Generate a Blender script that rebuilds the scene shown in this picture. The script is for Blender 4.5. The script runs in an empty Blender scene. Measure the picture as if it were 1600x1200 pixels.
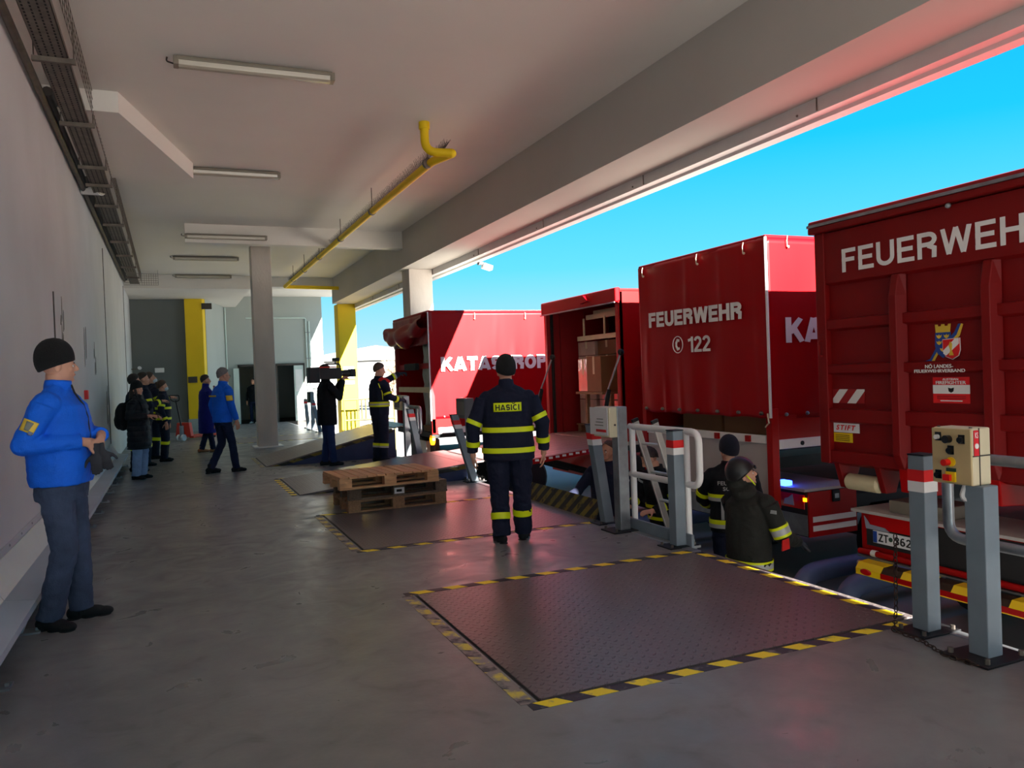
import bpy, bmesh, math, random
from mathutils import Vector, Matrix, noise
random.seed(7)
SC = bpy.context.scene
COL = SC.collection
V = Vector
# ---------------------------------------------------------------- camera
YAW, PITCH, ROLL, FPX, CAMH = 0.410876, -0.014123, -0.0373225, 1221.35, 1.55
_f = V((math.sin(YAW)*math.cos(PITCH), math.cos(YAW)*math.cos(PITCH), math.sin(PITCH)))
_r = V((math.cos(YAW), -math.sin(YAW), 0)); _u = _r.cross(_f)
_r2 = _r*math.cos(ROLL)+_u*math.sin(ROLL); _u2 = -_r*math.sin(ROLL)+_u*math.cos(ROLL)
cam = bpy.data.cameras.new('camera'); cam_ob = bpy.data.objects.new('camera', cam); COL.objects.link(cam_ob)
cam.sensor_width = 36; cam.lens = FPX/1600*36; cam.clip_end = 2000
_m = Matrix((_r2, _u2, -_f)).transposed().to_4x4(); _m.translation = V((0, 0, CAMH)); cam_ob.matrix_world = _m
SC.camera = cam_ob
# ---------------------------------------------------------------- sky, sun, exposure
SC.view_settings.view_transform = 'Standard'; SC.view_settings.look = 'None'
SC.view_settings.gamma = 1; SC.view_settings.use_curve_mapping = False
SC.view_settings.exposure = 1.1
SKY_STRENGTH = 0.5
SUN_STRENGTH = 23.0
def lin(c):
    c = c/255.0
    return c/12.92 if c <= 0.04045 else ((c+0.055)/1.055)**2.4
def rgb(r, g, b, a=1.0): return (lin(r), lin(g), lin(b), a)
w = bpy.data.worlds.new('sky'); SC.world = w; w.use_nodes = True
nt = w.node_tree; nt.nodes.clear()
tc = nt.nodes.new('ShaderNodeTexCoord'); sx = nt.nodes.new('ShaderNodeSeparateXYZ')
rp = nt.nodes.new('ShaderNodeValToRGB'); bg = nt.nodes.new('ShaderNodeBackground'); wo = nt.nodes.new('ShaderNodeOutputWorld')
nt.links.new(tc.outputs['Generated'], sx.inputs[0]); nt.links.new(sx.outputs[2], rp.inputs[0])
el = rp.color_ramp.elements
for k, (p, c) in enumerate([(0.0, (222, 236, 246)), (0.05, (175, 232, 252)), (0.13, (104, 224, 255)), (0.26, (32, 203, 255)), (0.5, (14, 170, 248)), (1.0, (10, 130, 225))]):
    e = el[k] if k < 2 else el.new(p)
    e.position = p; e.color = rgb(*c)
nt.links.new(rp.outputs[0], bg.inputs[0]); bg.inputs[1].default_value = SKY_STRENGTH
nt.links.new(bg.outputs[0], wo.inputs[0])
sun = bpy.data.lights.new('sun', 'SUN'); sun.energy = SUN_STRENGTH; sun.angle = 0.009; sun.color = (1, 0.95, 0.88)
sun_ob = bpy.data.objects.new('sun', sun); COL.objects.link(sun_ob); sun_ob.location = (20, -60, 40)
SUN_TO = V((0.49, -2.1, 1.0)).normalized()
sun_ob.rotation_euler = SUN_TO.to_track_quat('Z', 'Y').to_euler()
# ---------------------------------------------------------------- mesh helpers
class MB:
    def __init__(s): s.v = []; s.f = []
    def add(s, vs, fs):
        n = len(s.v); s.v += [tuple(p) for p in vs]; s.f += [tuple(i+n for i in f) for f in fs]; return s
    def box(s, x0, x1, y0, y1, z0, z1):
        return s.add([(x0,y0,z0),(x1,y0,z0),(x1,y1,z0),(x0,y1,z0),(x0,y0,z1),(x1,y0,z1),(x1,y1,z1),(x0,y1,z1)],
                     [(0,3,2,1),(4,5,6,7),(0,1,5,4),(1,2,6,5),(2,3,7,6),(3,0,4,7)])
    def obox(s, c, size, M=None):
        n = len(s.v); a, b, d = (k/2 for k in size); s.box(-a, a, -b, b, -d, d)
        M = M or Matrix.Identity(3); c = V(c)
        for i in range(n, len(s.v)): s.v[i] = tuple(c + M @ V(s.v[i]))
        return s
    def prism(s, poly, a0, a1, ax='y'):
        # poly in the two other axes (order x,y,z without ax), extruded along ax
        def P(p, t):
            return {'x': (t, p[0], p[1]), 'y': (p[0], t, p[1]), 'z': (p[0], p[1], t)}[ax]
        n = len(poly); vs = [P(p, a0) for p in poly]+[P(p, a1) for p in poly]
        fs = [tuple(range(n))[::-1], tuple(range(n, 2*n))]+[(i, (i+1) % n, (i+1) % n+n, i+n) for i in range(n)]
        return s.add(vs, fs)
    def cone(s, p0, p1, r0, r1=None, n=12, r0y=None, r1y=None, ref=None):
        r1 = r0 if r1 is None else r1
        p0, p1 = V(p0), V(p1); d = (p1-p0)
        if d.length < 1e-6: return s
        d.normalize(); a = V(ref) if ref is not None else (V((0, 0, 1)) if abs(d.z) < .9 else V((1, 0, 0)))
        u = (a - d*a.dot(d)).normalized(); w_ = d.cross(u)
        r0y = r0y or r0; r1y = r1y or r1
        vs = [p0+u*math.cos(2*math.pi*i/n)*r0+w_*math.sin(2*math.pi*i/n)*r0y for i in range(n)]
        vs += [p1+u*math.cos(2*math.pi*i/n)*r1+w_*math.sin(2*math.pi*i/n)*r1y for i in range(n)]
        fs = [tuple(range(n))[::-1], tuple(range(n, 2*n))]+[(i, (i+1) % n, (i+1) % n+n, i+n) for i in range(n)]
        return s.add(vs, fs)
    def ball(s, c, rx, ry=None, rz=None, M=None, nu=14, nv=9):
        ry = ry or rx; rz = rz or rx; c = V(c); vs = []; fs = []; M = M or Matrix.Identity(3)
        vs.append(c+M@V((0, 0, rz)))
        for j in range(1, nv):
            t = math.pi*j/nv
            for i in range(nu):
                p = 2*math.pi*i/nu
                vs.append(c+M@V((rx*math.sin(t)*math.cos(p), ry*math.sin(t)*math.sin(p), rz*math.cos(t))))
        vs.append(c+M@V((0, 0, -rz))); L = len(vs)-1
        for i in range(nu): fs.append((0, 1+i, 1+(i+1) % nu)); fs.append((L, L-nu+(i+1) % nu, L-nu+i))
        for j in range(nv-2):
            for i in range(nu):
                a = 1+j*nu+i; b = 1+j*nu+(i+1) % nu
                fs.append((a, a+nu, b+nu, b))
        return s.add(vs, fs)
    def rings(s, rs, closed=True, cap=True):
        n = len(rs[0]); vs = [p for r in rs for p in r]; fs = []
        for j in range(len(rs)-1):
            for i in range(n if closed else n-1):
                fs.append((j*n+i, j*n+(i+1) % n, (j+1)*n+(i+1) % n, (j+1)*n+i))
        if cap and closed: fs.append(tuple(range(n))[::-1]); fs.append(tuple(range((len(rs)-1)*n, len(rs)*n)))
        return s.add(vs, fs)
    def tube(s, pts, r, n=10, rad=None):
        pts = [V(p) for p in pts]; rs = []; u = None
        for i, p in enumerate(pts):
            d = (pts[min(i+1, len(pts)-1)]-pts[max(i-1, 0)]).normalized()
            if u is None:
                a = V((0, 0, 1)) if abs(d.z) < .9 else V((1, 0, 0)); u = (a-d*a.dot(d)).normalized()
            else: u = (u-d*u.dot(d)).normalized()
            w_ = d.cross(u); q = rad[i] if rad else r
            rs.append([p+(u*math.cos(2*math.pi*k/n)+w_*math.sin(2*math.pi*k/n))*q for k in range(n)])
        return s.rings(rs)
    def lathe(s, prof, c, ax=(0, 0, 1), n=20):
        ax = V(ax).normalized(); a = V((0, 0, 1)) if abs(ax.z) < .9 else V((1, 0, 0)); u = (a-ax*a.dot(ax)).normalized(); w_ = ax.cross(u); c = V(c)
        return s.rings([[c+ax*h+(u*math.cos(2*math.pi*k/n)+w_*math.sin(2*math.pi*k/n))*max(r, 1e-4) for k in range(n)] for r, h in prof])
    def grid(s, fn, nu, nv):
        vs = [fn(i/nu, j/nv) for j in range(nv+1) for i in range(nu+1)]
        fs = [(j*(nu+1)+i, j*(nu+1)+i+1, (j+1)*(nu+1)+i+1, (j+1)*(nu+1)+i) for j in range(nv) for i in range(nu)]
        return s.add(vs, fs)
    def mesh(s, name):
        m = bpy.data.meshes.new(name); m.from_pydata(s.v, [], s.f); m.update(); return m
    def build(s, name, mat, parent=None, smooth=False, bevel=0.0, loc=None, solid=0.0):
        m = s.mesh(name)
        if bevel or solid or smooth or True:
            bm = bmesh.new(); bm.from_mesh(m); bmesh.ops.recalc_face_normals(bm, faces=bm.faces) if not solid else None
            bm.to_mesh(m); bm.free()
        return mk(name, m, mat, parent, smooth, bevel, loc, solid)
def mk(name, m, mat, parent=None, smooth=False, bevel=0.0, loc=None, solid=0.0):
    o = bpy.data.objects.new(name, m); COL.objects.link(o)
    if mat and not m.materials: m.materials.append(mat)
    if smooth:
        m.polygons.foreach_set('use_smooth', [True]*len(m.polygons))
        if smooth != 'all':
            try: m.set_sharp_from_angle(angle=math.radians(40))
            except Exception: pass
    if solid:
        md = o.modifiers.new('solid', 'SOLIDIFY'); md.thickness = solid; md.offset = -1
    if bevel:
        md = o.modifiers.new('bevel', 'BEVEL'); md.width = bevel; md.segments = 2; md.limit_method = 'ANGLE'; md.angle_limit = math.radians(40)
    if parent: o.parent = parent
    if loc: o.location = loc
    return o
def tag(o, label=None, cat=None, group=None, kind=None):
    if label: o['label'] = label
    if cat: o['category'] = cat
    if group: o['group'] = group
    if kind: o['kind'] = kind
    return o
def thing(name, label, cat, loc=(0, 0, 0), rz=0.0, group=None, kind=None):
    o = bpy.data.objects.new(name, None); COL.objects.link(o); o.location = loc; o.rotation_euler = (0, 0, rz)
    o.empty_display_size = 0.1
    return tag(o, label, cat, group, kind)
def copy_tree(o, parent=None):
    c = o.copy(); COL.objects.link(c); c.parent = parent
    for ch in list(o.children): copy_tree(ch, c)
    return c
def bend(p, r=0.08, n=5):
    """round the corners of a polyline"""
    p = [V(q) for q in p]; out = [p[0]]
    for a, b, c in zip(p, p[1:], p[2:]):
        d0 = (a-b); d1 = (c-b); t = min(r, d0.length*.49, d1.length*.49); s0 = b+d0.normalized()*t; s1 = b+d1.normalized()*t
        for k in range(n+1):
            u = k/n; out.append(s0*(1-u)**2+b*2*u*(1-u)+s1*u*u)
    out.append(p[-1]); return out
# ---------------------------------------------------------------- materials
def nodes_of(name):
    m = bpy.data.materials.new(name); m.use_nodes = True; t = m.node_tree
    return m, t, t.nodes['Principled BSDF']
def mat(name, c, rough=0.6, metal=0.0, var=0.12, scale=6.0, bump=0.0, bscale=40.0, spec=0.5, c2=None, coat=0.0, emit=None, estr=0.0, trans=0.0, stretch=(1, 1, 1), rvar=0.0):
    m, t, b = nodes_of(name); L = t.links.new; N = t.nodes.new
    co = N('ShaderNodeTexCoord'); mp = N('ShaderNodeMapping'); mp.inputs['Scale'].default_value = stretch; L(co.outputs['Object'], mp.inputs[0])
    nz = N('ShaderNodeTexNoise'); nz.inputs['Scale'].default_value = scale; nz.inputs['Detail'].default_value = 6; L(mp.outputs[0], nz.inputs[0])
    mx = N('ShaderNodeMix'); mx.data_type = 'RGBA'
    lo = tuple(k*(1-var) for k in c[:3])+(1,); hi = tuple(min(1, k*(1+var)) for k in c[:3])+(1,)
    if c2: lo, hi = c, c2
    mx.inputs['A'].default_value = lo; mx.inputs['B'].default_value = hi
    rm = N('ShaderNodeMapRange'); rm.inputs[1].default_value = 0.3; rm.inputs[2].default_value = 0.7
    L(nz.outputs[0], rm.inputs[0]); L(rm.outputs[0], mx.inputs[0]); L(mx.outputs['Result'], b.inputs['Base Color'])
    b.inputs['Roughness'].default_value = rough; b.inputs['Metallic'].default_value = metal; b.inputs['Specular IOR Level'].default_value = spec
    if rvar:
        r2 = N('ShaderNodeMapRange'); r2.inputs[3].default_value = rough-rvar; r2.inputs[4].default_value = rough+rvar; L(rm.outputs[0], r2.inputs[0]); L(r2.outputs[0], b.inputs['Roughness'])
    if coat: b.inputs['Coat Weight'].default_value = coat; b.inputs['Coat Roughness'].default_value = 0.1
    if bump:
        n2 = N('ShaderNodeTexNoise'); n2.inputs['Scale'].default_value = bscale; n2.inputs['Detail'].default_value = 3; L(mp.outputs[0], n2.inputs[0])
        bp = N('ShaderNodeBump'); bp.inputs['Strength'].default_value = bump; bp.inputs['Distance'].default_value = 0.02; L(n2.outputs[0], bp.inputs['Height']); L(bp.outputs[0], b.inputs['Normal'])
    if emit: b.inputs['Emission Color'].default_value = emit; b.inputs['Emission Strength'].default_value = estr
    if trans: b.inputs['Transmission Weight'].default_value = trans
    return m
def mat_stripes(name, c1, c2, direction, period, wear=0.35, duty=0.5, rough=0.55, worn=rgb(95, 92, 88)):
    m, t, b = nodes_of(name); L = t.links.new; N = t.nodes.new
    co = N('ShaderNodeTexCoord'); dt = N('ShaderNodeVectorMath'); dt.operation = 'DOT_PRODUCT'; dt.inputs[1].default_value = direction; L(co.outputs['Object'], dt.inputs[0])
    a = N('ShaderNodeMath'); a.operation = 'DIVIDE'; a.inputs[1].default_value = period; L(dt.outputs['Value'], a.inputs[0])
    fr = N('ShaderNodeMath'); fr.operation = 'FRACT'; L(a.outputs[0], fr.inputs[0])
    g = N('ShaderNodeMath'); g.operation = 'GREATER_THAN'; g.inputs[1].default_value = duty; L(fr.outputs[0], g.inputs[0])
    mx = N('ShaderNodeMix'); mx.data_type = 'RGBA'; mx.inputs['A'].default_value = c1; mx.inputs['B'].default_value = c2; L(g.outputs[0], mx.inputs[0])
    nz = N('ShaderNodeTexNoise'); nz.inputs['Scale'].default_value = 14; nz.inputs['Detail'].default_value = 8; L(co.outputs['Object'], nz.inputs[0])
    rm = N('ShaderNodeMapRange'); rm.inputs[1].default_value = 0.68-wear*0.3; rm.inputs[2].default_value = 0.80-wear*0.25; L(nz.outputs[0], rm.inputs[0])
    m2 = N('ShaderNodeMix'); m2.data_type = 'RGBA'; m2.inputs['B'].default_value = worn; L(rm.outputs[0], m2.inputs[0]); L(mx.outputs['Result'], m2.inputs['A'])
    L(m2.outputs['Result'], b.inputs['Base Color']); b.inputs['Roughness'].default_value = rough
    return m
def mat_tread(name, c, c2):
    m, t, b = nodes_of(name); L = t.links.new; N = t.nodes.new
    co = N('ShaderNodeTexCoord'); s = N('ShaderNodeSeparateXYZ'); L(co.outputs['Object'], s.inputs[0])
    def mth(op, a, bb=None):
        n = N('ShaderNodeMath'); n.operation = op
        for i, q in enumerate((a, bb)):
            if q is None: continue
            if isinstance(q, (int, float)): n.inputs[i].default_value = q
            else: L(q, n.inputs[i])
        return n.outputs[0]
    # alternating raised dashes on a diagonal lattice
    P_ = 0.05
    u_ = mth('DIVIDE', mth('ADD', s.outputs[0], s.outputs[1]), P_*1.4142); v_ = mth('DIVIDE', mth('SUBTRACT', s.outputs[0], s.outputs[1]), P_*1.4142)
    fu = mth('SUBTRACT', mth('FRACT', u_), 0.5); fv = mth('SUBTRACT', mth('FRACT', v_), 0.5)
    par = mth('MODULO', mth('ABSOLUTE', mth('ADD', mth('FLOOR', u_), mth('FLOOR', v_))), 2.0)
    def dash(p, q): return mth('SUBTRACT', 1.0, mth('ADD', mth('POWER', mth('DIVIDE', mth('ABSOLUTE', p), 0.46), 2.0), mth('POWER', mth('DIVIDE', mth('ABSOLUTE', q), 0.17), 2.0)))
    da = dash(fu, fv); db = dash(fv, fu)
    sel = mth('ADD', mth('MULTIPLY', da, mth('SUBTRACT', 1.0, par)), mth('MULTIPLY', db, par))
    h = mth('MINIMUM', mth('MAXIMUM', sel, 0.0), 0.6)
    bp = N('ShaderNodeBump'); bp.inputs['Strength'].default_value = 1.0; bp.inputs['Distance'].default_value = 0.012; L(h, bp.inputs['Height']); L(bp.outputs[0], b.inputs['Normal'])
    nz = N('ShaderNodeTexNoise'); nz.inputs['Scale'].default_value = 2.2; nz.inputs['Detail'].default_value = 8; L(co.outputs['Object'], nz.inputs[0])
    mix = N('ShaderNodeMix'); mix.data_type = 'RGBA'; mix.inputs['A'].default_value = c; mix.inputs['B'].default_value = c2; L(nz.outputs[0], mix.inputs[0])
    L(mix.outputs['Result'], b.inputs['Base Color']); b.inputs['Metallic'].default_value = 0.55
    rr = N('ShaderNodeMapRange'); rr.inputs[3].default_value = 0.3; rr.inputs[4].default_value = 0.5; L(nz.outputs[0], rr.inputs[0]); L(rr.outputs[0], b.inputs['Roughness'])
    return m
def mat_floor(name):
    m, t, b = nodes_of(name); L = t.links.new; N = t.nodes.new
    co = N('ShaderNodeTexCoord')
    n1 = N('ShaderNodeTexNoise'); n1.inputs['Scale'].default_value = 0.7; n1.inputs['Detail'].default_value = 9; n1.inputs['Roughness'].default_value = 0.62; L(co.outputs['Object'], n1.inputs[0])
    n2 = N('ShaderNodeTexNoise'); n2.inputs['Scale'].default_value = 26; n2.inputs['Detail'].default_value = 5; L(co.outputs['Object'], n2.inputs[0])
    n3 = N('ShaderNodeTexNoise'); n3.inputs['Scale'].default_value = 3.3; n3.inputs['Detail'].default_value = 10; n3.inputs['Distortion'].default_value = 1.2; L(co.outputs['Object'], n3.inputs[0])
    r = N('ShaderNodeValToRGB'); L(n1.outputs[0], r.inputs[0])
    r.color_ramp.elements[0].position = 0.32; r.color_ramp.elements[0].color = rgb(102, 103, 104)
    r.color_ramp.elements[1].position = 0.7; r.color_ramp.elements[1].color = rgb(138, 137, 135)
    r3 = N('ShaderNodeMapRange'); r3.inputs[1].default_value = 0.60; r3.inputs[2].default_value = 0.78; r3.inputs[4].default_value = 0.35; L(n3.outputs[0], r3.inputs[0])
    mx = N('ShaderNodeMix'); mx.data_type = 'RGBA'; mx.inputs['B'].default_value = rgb(70, 68, 66); L(r.outputs[0], mx.inputs['A']); L(r3.outputs[0], mx.inputs[0])
    L(mx.outputs['Result'], b.inputs['Base Color'])
    rr = N('ShaderNodeMapRange'); rr.inputs[1].default_value = .3; rr.inputs[2].default_value = .7; rr.inputs[3].default_value = 0.26; rr.inputs[4].default_value = 0.5; L(n3.outputs[0], rr.inputs[0]); L(rr.outputs[0], b.inputs['Roughness'])
    bp = N('ShaderNodeBump'); bp.inputs['Strength'].default_value = 0.12; bp.inputs['Distance'].default_value = 0.01; L(n2.outputs[0], bp.inputs['Height']); L(bp.outputs[0], b.inputs['Normal'])
    return m
M = {}
M['floor'] = mat_floor('polished_concrete')
M['plaster'] = mat('ceiling_plaster', rgb(226, 222, 214), 0.9, var=0.03, scale=0.8, bump=0.05, bscale=90)
M['wallgrey'] = mat('wall_panel_paint', rgb(200, 202, 204), 0.75, var=0.06, scale=0.9, bump=0.04, bscale=30)
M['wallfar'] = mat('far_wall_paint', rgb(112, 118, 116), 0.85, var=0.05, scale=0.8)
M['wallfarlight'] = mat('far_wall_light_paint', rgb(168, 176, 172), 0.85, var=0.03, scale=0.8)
M['beam'] = mat('beam_plaster', rgb(190, 184, 176), 0.85, var=0.05, scale=0.6, bump=0.04, bscale=50)
M['concrete'] = mat('column_concrete', rgb(200, 191, 182), 0.85, var=0.10, scale=2.5, bump=0.15, bscale=25, stretch=(1, 1, .5))
M['white_trim'] = mat('white_metal_trim', rgb(205, 203, 200), 0.5, var=0.03)
M['yellow'] = mat('yellow_paint', rgb(240, 205, 0), 0.6, var=0.04, scale=1.5)
M['yard'] = mat('yard_asphalt', rgb(128, 126, 122), 0.9, var=0.10, scale=0.4, bump=0.1, bscale=20)
M['dark'] = mat('dark_opening', rgb(22, 22, 24), 0.9)
M['black'] = mat('black_rubber', rgb(20, 20, 21), 0.75, var=0.2)
M['blackmetal'] = mat('black_metal', rgb(32, 32, 34), 0.5, metal=0.4, var=0.2)
M['galv'] = mat('galvanised_steel', rgb(150, 156, 160), 0.42, metal=0.75, var=0.18, scale=9)
M['darkgalv'] = mat('dark_galvanised_steel', rgb(112, 104, 96), 0.55, metal=0.6, var=0.2, scale=9)
M['postgrey'] = mat('grey_blue_post_paint', rgb(118, 132, 142), 0.5, var=0.10, scale=5, bump=0.03)
M['white'] = mat('white_paint', rgb(232, 232, 230), 0.5, var=0.03)
M['bandred'] = mat('red_reflective_band', rgb(225, 25, 28), 0.45, var=0.05)
M['cream'] = mat('cream_enclosure', rgb(214, 204, 172), 0.5, var=0.04)
M['bench'] = mat('pale_blue_grey_sheet', rgb(176, 188, 200), 0.5, var=0.06, scale=2, metal=0.1)
M['blue_skirt'] = mat('blue_painted_steel', rgb(44, 60, 104), 0.6, var=0.15)
M['bluepipe'] = mat('blue_grey_pipe_paint', rgb(84, 98, 132), 0.45, var=0.1)
M['tread'] = mat_tread('steel_tread_plate', rgb(100, 92, 92), rgb(136, 126, 124))
M['tape_y'] = mat_stripes('hazard_tape_along', rgb(255, 226, 30), rgb(34, 34, 44), (0.7, 1, 0), 0.25, wear=0.2)
M['tape_x'] = mat_stripes('hazard_tape_across', rgb(255, 226, 30), rgb(34, 34, 44), (1, 0.7, 0), 0.25, wear=0.1)
M['tape_worn'] = mat_stripes('worn_hazard_tape', rgb(214, 196, 80), rgb(60, 58, 66), (0.7, 1, 0), 0.25, wear=0.9, worn=rgb(140, 132, 128))
M['tape_worn_x'] = mat_stripes('worn_hazard_tape_across', rgb(250, 224, 40), rgb(40, 40, 54), (1, 0.7, 0), 0.25, wear=0.4, worn=rgb(120, 116, 112))
M['lip'] = mat_stripes('hazard_striped_lip', rgb(120, 105, 30), rgb(24, 22, 22), (0.3, 1, 0.9), 0.2, wear=0.5, worn=rgb(40, 36, 34))
M['cable'] = mat('grey_cable', rgb(58, 54, 50), 0.6, var=0.2)
M['glass'] = mat('diffuser_plastic', rgb(186, 178, 160), 0.25, var=0.02, spec=0.6)
M['lampbody'] = mat('lamp_housing', rgb(128, 120, 106), 0.5, var=0.05)
M['doorpaint'] = mat('pale_green_door_paint', rgb(196, 214, 208), 0.5, var=0.03)
M['signgrey'] = mat('sign_grey', rgb(120, 124, 118), 0.5, var=0.02)
M['textwhite'] = mat('white_lettering', rgb(236, 236, 232), 0.45, var=0.02)
M['textblack'] = mat('black_lettering', rgb(18, 18, 18), 0.6, var=0.02)
def text(body, mt, parent, origin, ux, uy, width, height, name='lettering', bold=0.0, depth=0.004, shear=0.0, spacing=1.0, warp=None):
    """flat lettering fitted into a width x height box whose lower left corner is origin"""
    cu = bpy.data.curves.new('lettering', 'FONT'); cu.body = body; cu.size = 1; cu.offset = bold; cu.extrude = 0.01; cu.shear = shear; cu.space_character = spacing
    cu.resolution_u = 3
    tmp = bpy.data.objects.new('tmp', cu); COL.objects.link(tmp)
    dg = bpy.context.evaluated_depsgraph_get(); me = bpy.data.meshes.new_from_object(tmp.evaluated_get(dg))
    bpy.data.objects.remove(tmp); bpy.data.curves.remove(cu)
    xs = [v.co.x for v in me.vertices]; ys = [v.co.y for v in me.vertices]
    x0, x1, y0, y1 = min(xs), max(xs), min(ys), max(ys)
    ux, uy = V(ux), V(uy); n = ux.cross(uy); o = V(origin)
    for v in me.vertices:
        a = (v.co.x-x0)/(x1-x0); b = (v.co.y-y0)/(y1-y0); d = (1 if v.co.z > 0 else 0)*depth
        v.co = warp(a, b, d) if warp else o+ux*width*a+uy*height*b+n*d
    me.materials.clear(); me.update()
    return mk(name, me, mt, parent)

# ---------------------------------------------------------------- bold grotesque lettering built from strokes
def _arc(cx, cy, rx, ry, a0, a1, n=10): return [(cx+rx*math.cos(math.radians(a0+(a1-a0)*i/n)), cy+ry*math.sin(math.radians(a0+(a1-a0)*i/n))) for i in range(n+1)]
def glyphs(t):
    h = t/2; A_ = _arc
    G = {
     'F': (.66, [[(h, 0), (h, 1)], [(0, 1-h), (.66, 1-h)], [(0, .53), (.60, .53)]]),
     'E': (.70, [[(h, 0), (h, 1)], [(0, 1-h), (.69, 1-h)], [(0, .51), (.64, .51)], [(0, h), (.70, h)]]),
     'U': (.78, [[(h, 1), (h, .36)]+A_(.39, .39-.03, .39-h, .36-h, 180, 360)+[(.78-h, .36), (.78-h, 1)]]),
     'R': (.78, [[(h, 0), (h, 1)], [(0, 1-h), (.44, 1-h)]+A_(.44, .72, .30-h+.02, .28-h, 90, -90)+[(.44, .44+h), (0, .44+h)], [(.42, .48), (.68-h*.2, .36), (.70-h*.6, .0)]]),
     'P': (.74, [[(h, 0), (h, 1)], [(0, 1-h), (.44, 1-h)]+A_(.44, .70, .30-h, .30-h, 90, -90)+[(.44, .40+h), (0, .40+h)]]),
     'W': (1.12, [[(h*.8, 1), (.29, 0+h*.2)], [(.29, h*.2), (.56, 1-h*.2)], [(.56, 1-h*.2), (.83, h*.2)], [(.83, h*.2), (1.12-h*.8, 1)]]),
     'H': (.78, [[(h, 0), (h, 1)], [(.78-h, 0), (.78-h, 1)], [(h, .52), (.78-h, .52)]]),
     'K': (.82, [[(h, 0), (h, 1)], [(.70, 1), (.20, .42)], [(.36, .58), (.74, 0)]]),
     'A': (.84, [[(h*.75, 0), (.42-h*.1, 1-h*.1)], [(.84-h*.75, 0), (.42+h*.1, 1-h*.1)], [(.2, .25), (.64, .25)]]),
     'T': (.72, [[(0, 1-h), (.72, 1-h)], [(.36, 0), (.36, 1)]]),
     'S': (.72, [A_(.36, .735, .36-h, .265-h, 15, 200, 12)+A_(.36, .5, .20, .045, 200, 260, 3)+A_(.36, .475, .25, .04, 80, 30, 3)+A_(.36, .265, .36-h, .265-h, 30, -165, 14)]),
     'O': (.84, [A_(.42, .5, .42-h, .5-h, 0, 360, 28)]),
     'C': (.80, [A_(.42, .5, .42-h, .5-h, 45, 315, 24)]), 'D': (.78, [[(h, 0), (h, 1)], [(0, 1-h), (.36, 1-h)]+A_(.36, .5, .42-h, .5-h, 90, -90, 14)+[(.36, h), (0, h)]]),
     'I': (.22+t*.1, [[(.11+t*.05, 0), (.11+t*.05, 1)]]), 'Z': (.70, [[(0, 1-h), (.68, 1-h)], [(.60, 1-h), (.10, h)], [(0, h), (.70, h)]]),
     '1': (.42, [[(.42-h, 0), (.42-h, 1)], [(.0, .76), (.30, .84)]]),
     '2': (.62, [A_(.31, .69, .31-h, .31-h, 170, -35, 14)+[(h*1.2, h*1.6)], [(0, h), (.62, h)]]),
     '3': (.62, [A_(.31, .735, .30-h, .265-h, 165, -80, 14), A_(.31, .28, .31-h, .28-h, 80, -165, 14)]),
     '6': (.64, [A_(.32, .32, .32-h, .32-h, 0, 360, 22), A_(.36, .5, .36-h, .5-h, 60, 190, 12)]),
     ' ': (.3, [])}
    return G
def block_text(body, mt, parent, origin, ux, uy, width, height, name='lettering', t=.22, gap=.09, depth=.003, slant=0.0, warp=None):
    G = glyphs(t); h = t/2; x = 0; polys = []; si = 0
    for i, ch in enumerate(body):
        w_, st = G[ch]
        for pl in st:
            si += 1; n = len(pl); closed = (abs(pl[0][0]-pl[-1][0])+abs(pl[0][1]-pl[-1][1])) < 1e-6
            P = [V((p[0], p[1])) for p in pl]; L_, R_ = [], []
            for k in range(n):
                a = P[k-1] if k else (P[-2] if closed else None); b = P[k+1] if k < n-1 else (P[1] if closed else None)
                d0 = (P[k]-a).normalized() if a is not None and (P[k]-a).length > 1e-6 else None; d1 = (b-P[k]).normalized() if b is not None and (b-P[k]).length > 1e-6 else None
                d0 = d0 or d1; d1 = d1 or d0; n0 = V((-d0.y, d0.x)); n1 = V((-d1.y, d1.x)); m_ = (n0+n1)
                m_ = m_.normalized() if m_.length > .1 else n0; q = h/max(.45, m_.dot(n0)); L_.append(P[k]+m_*q); R_.append(P[k]-m_*q)
            for k in range(n-1): polys.append((si % 4, [(x+p.x, min(1, max(0, p.y))) for p in (L_[k], R_[k], R_[k+1], L_[k+1])]))
        x += w_+(gap if i < len(body)-1 else 0)
    ux, uy = V(ux), V(uy); nn = ux.cross(uy); o = V(origin); mb = MB()
    for q, pg in polys:
        dd = depth*(1+.22*q)
        f = [o+ux*(width*(p[0]+slant*p[1])/x)+uy*height*p[1]+nn*dd if not warp else warp(p[0]/x, p[1], dd) for p in pg]
        g = [p-nn*dd for p in f] if not warp else [warp(p[0]/x, p[1], 0) for p in pg]
        mb.add(f+g, [(0, 1, 2, 3), (7, 6, 5, 4), (0, 4, 5, 1), (1, 5, 6, 2), (2, 6, 7, 3), (3, 7, 4, 0)])
    return mb.build(name, mt, parent)
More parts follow.
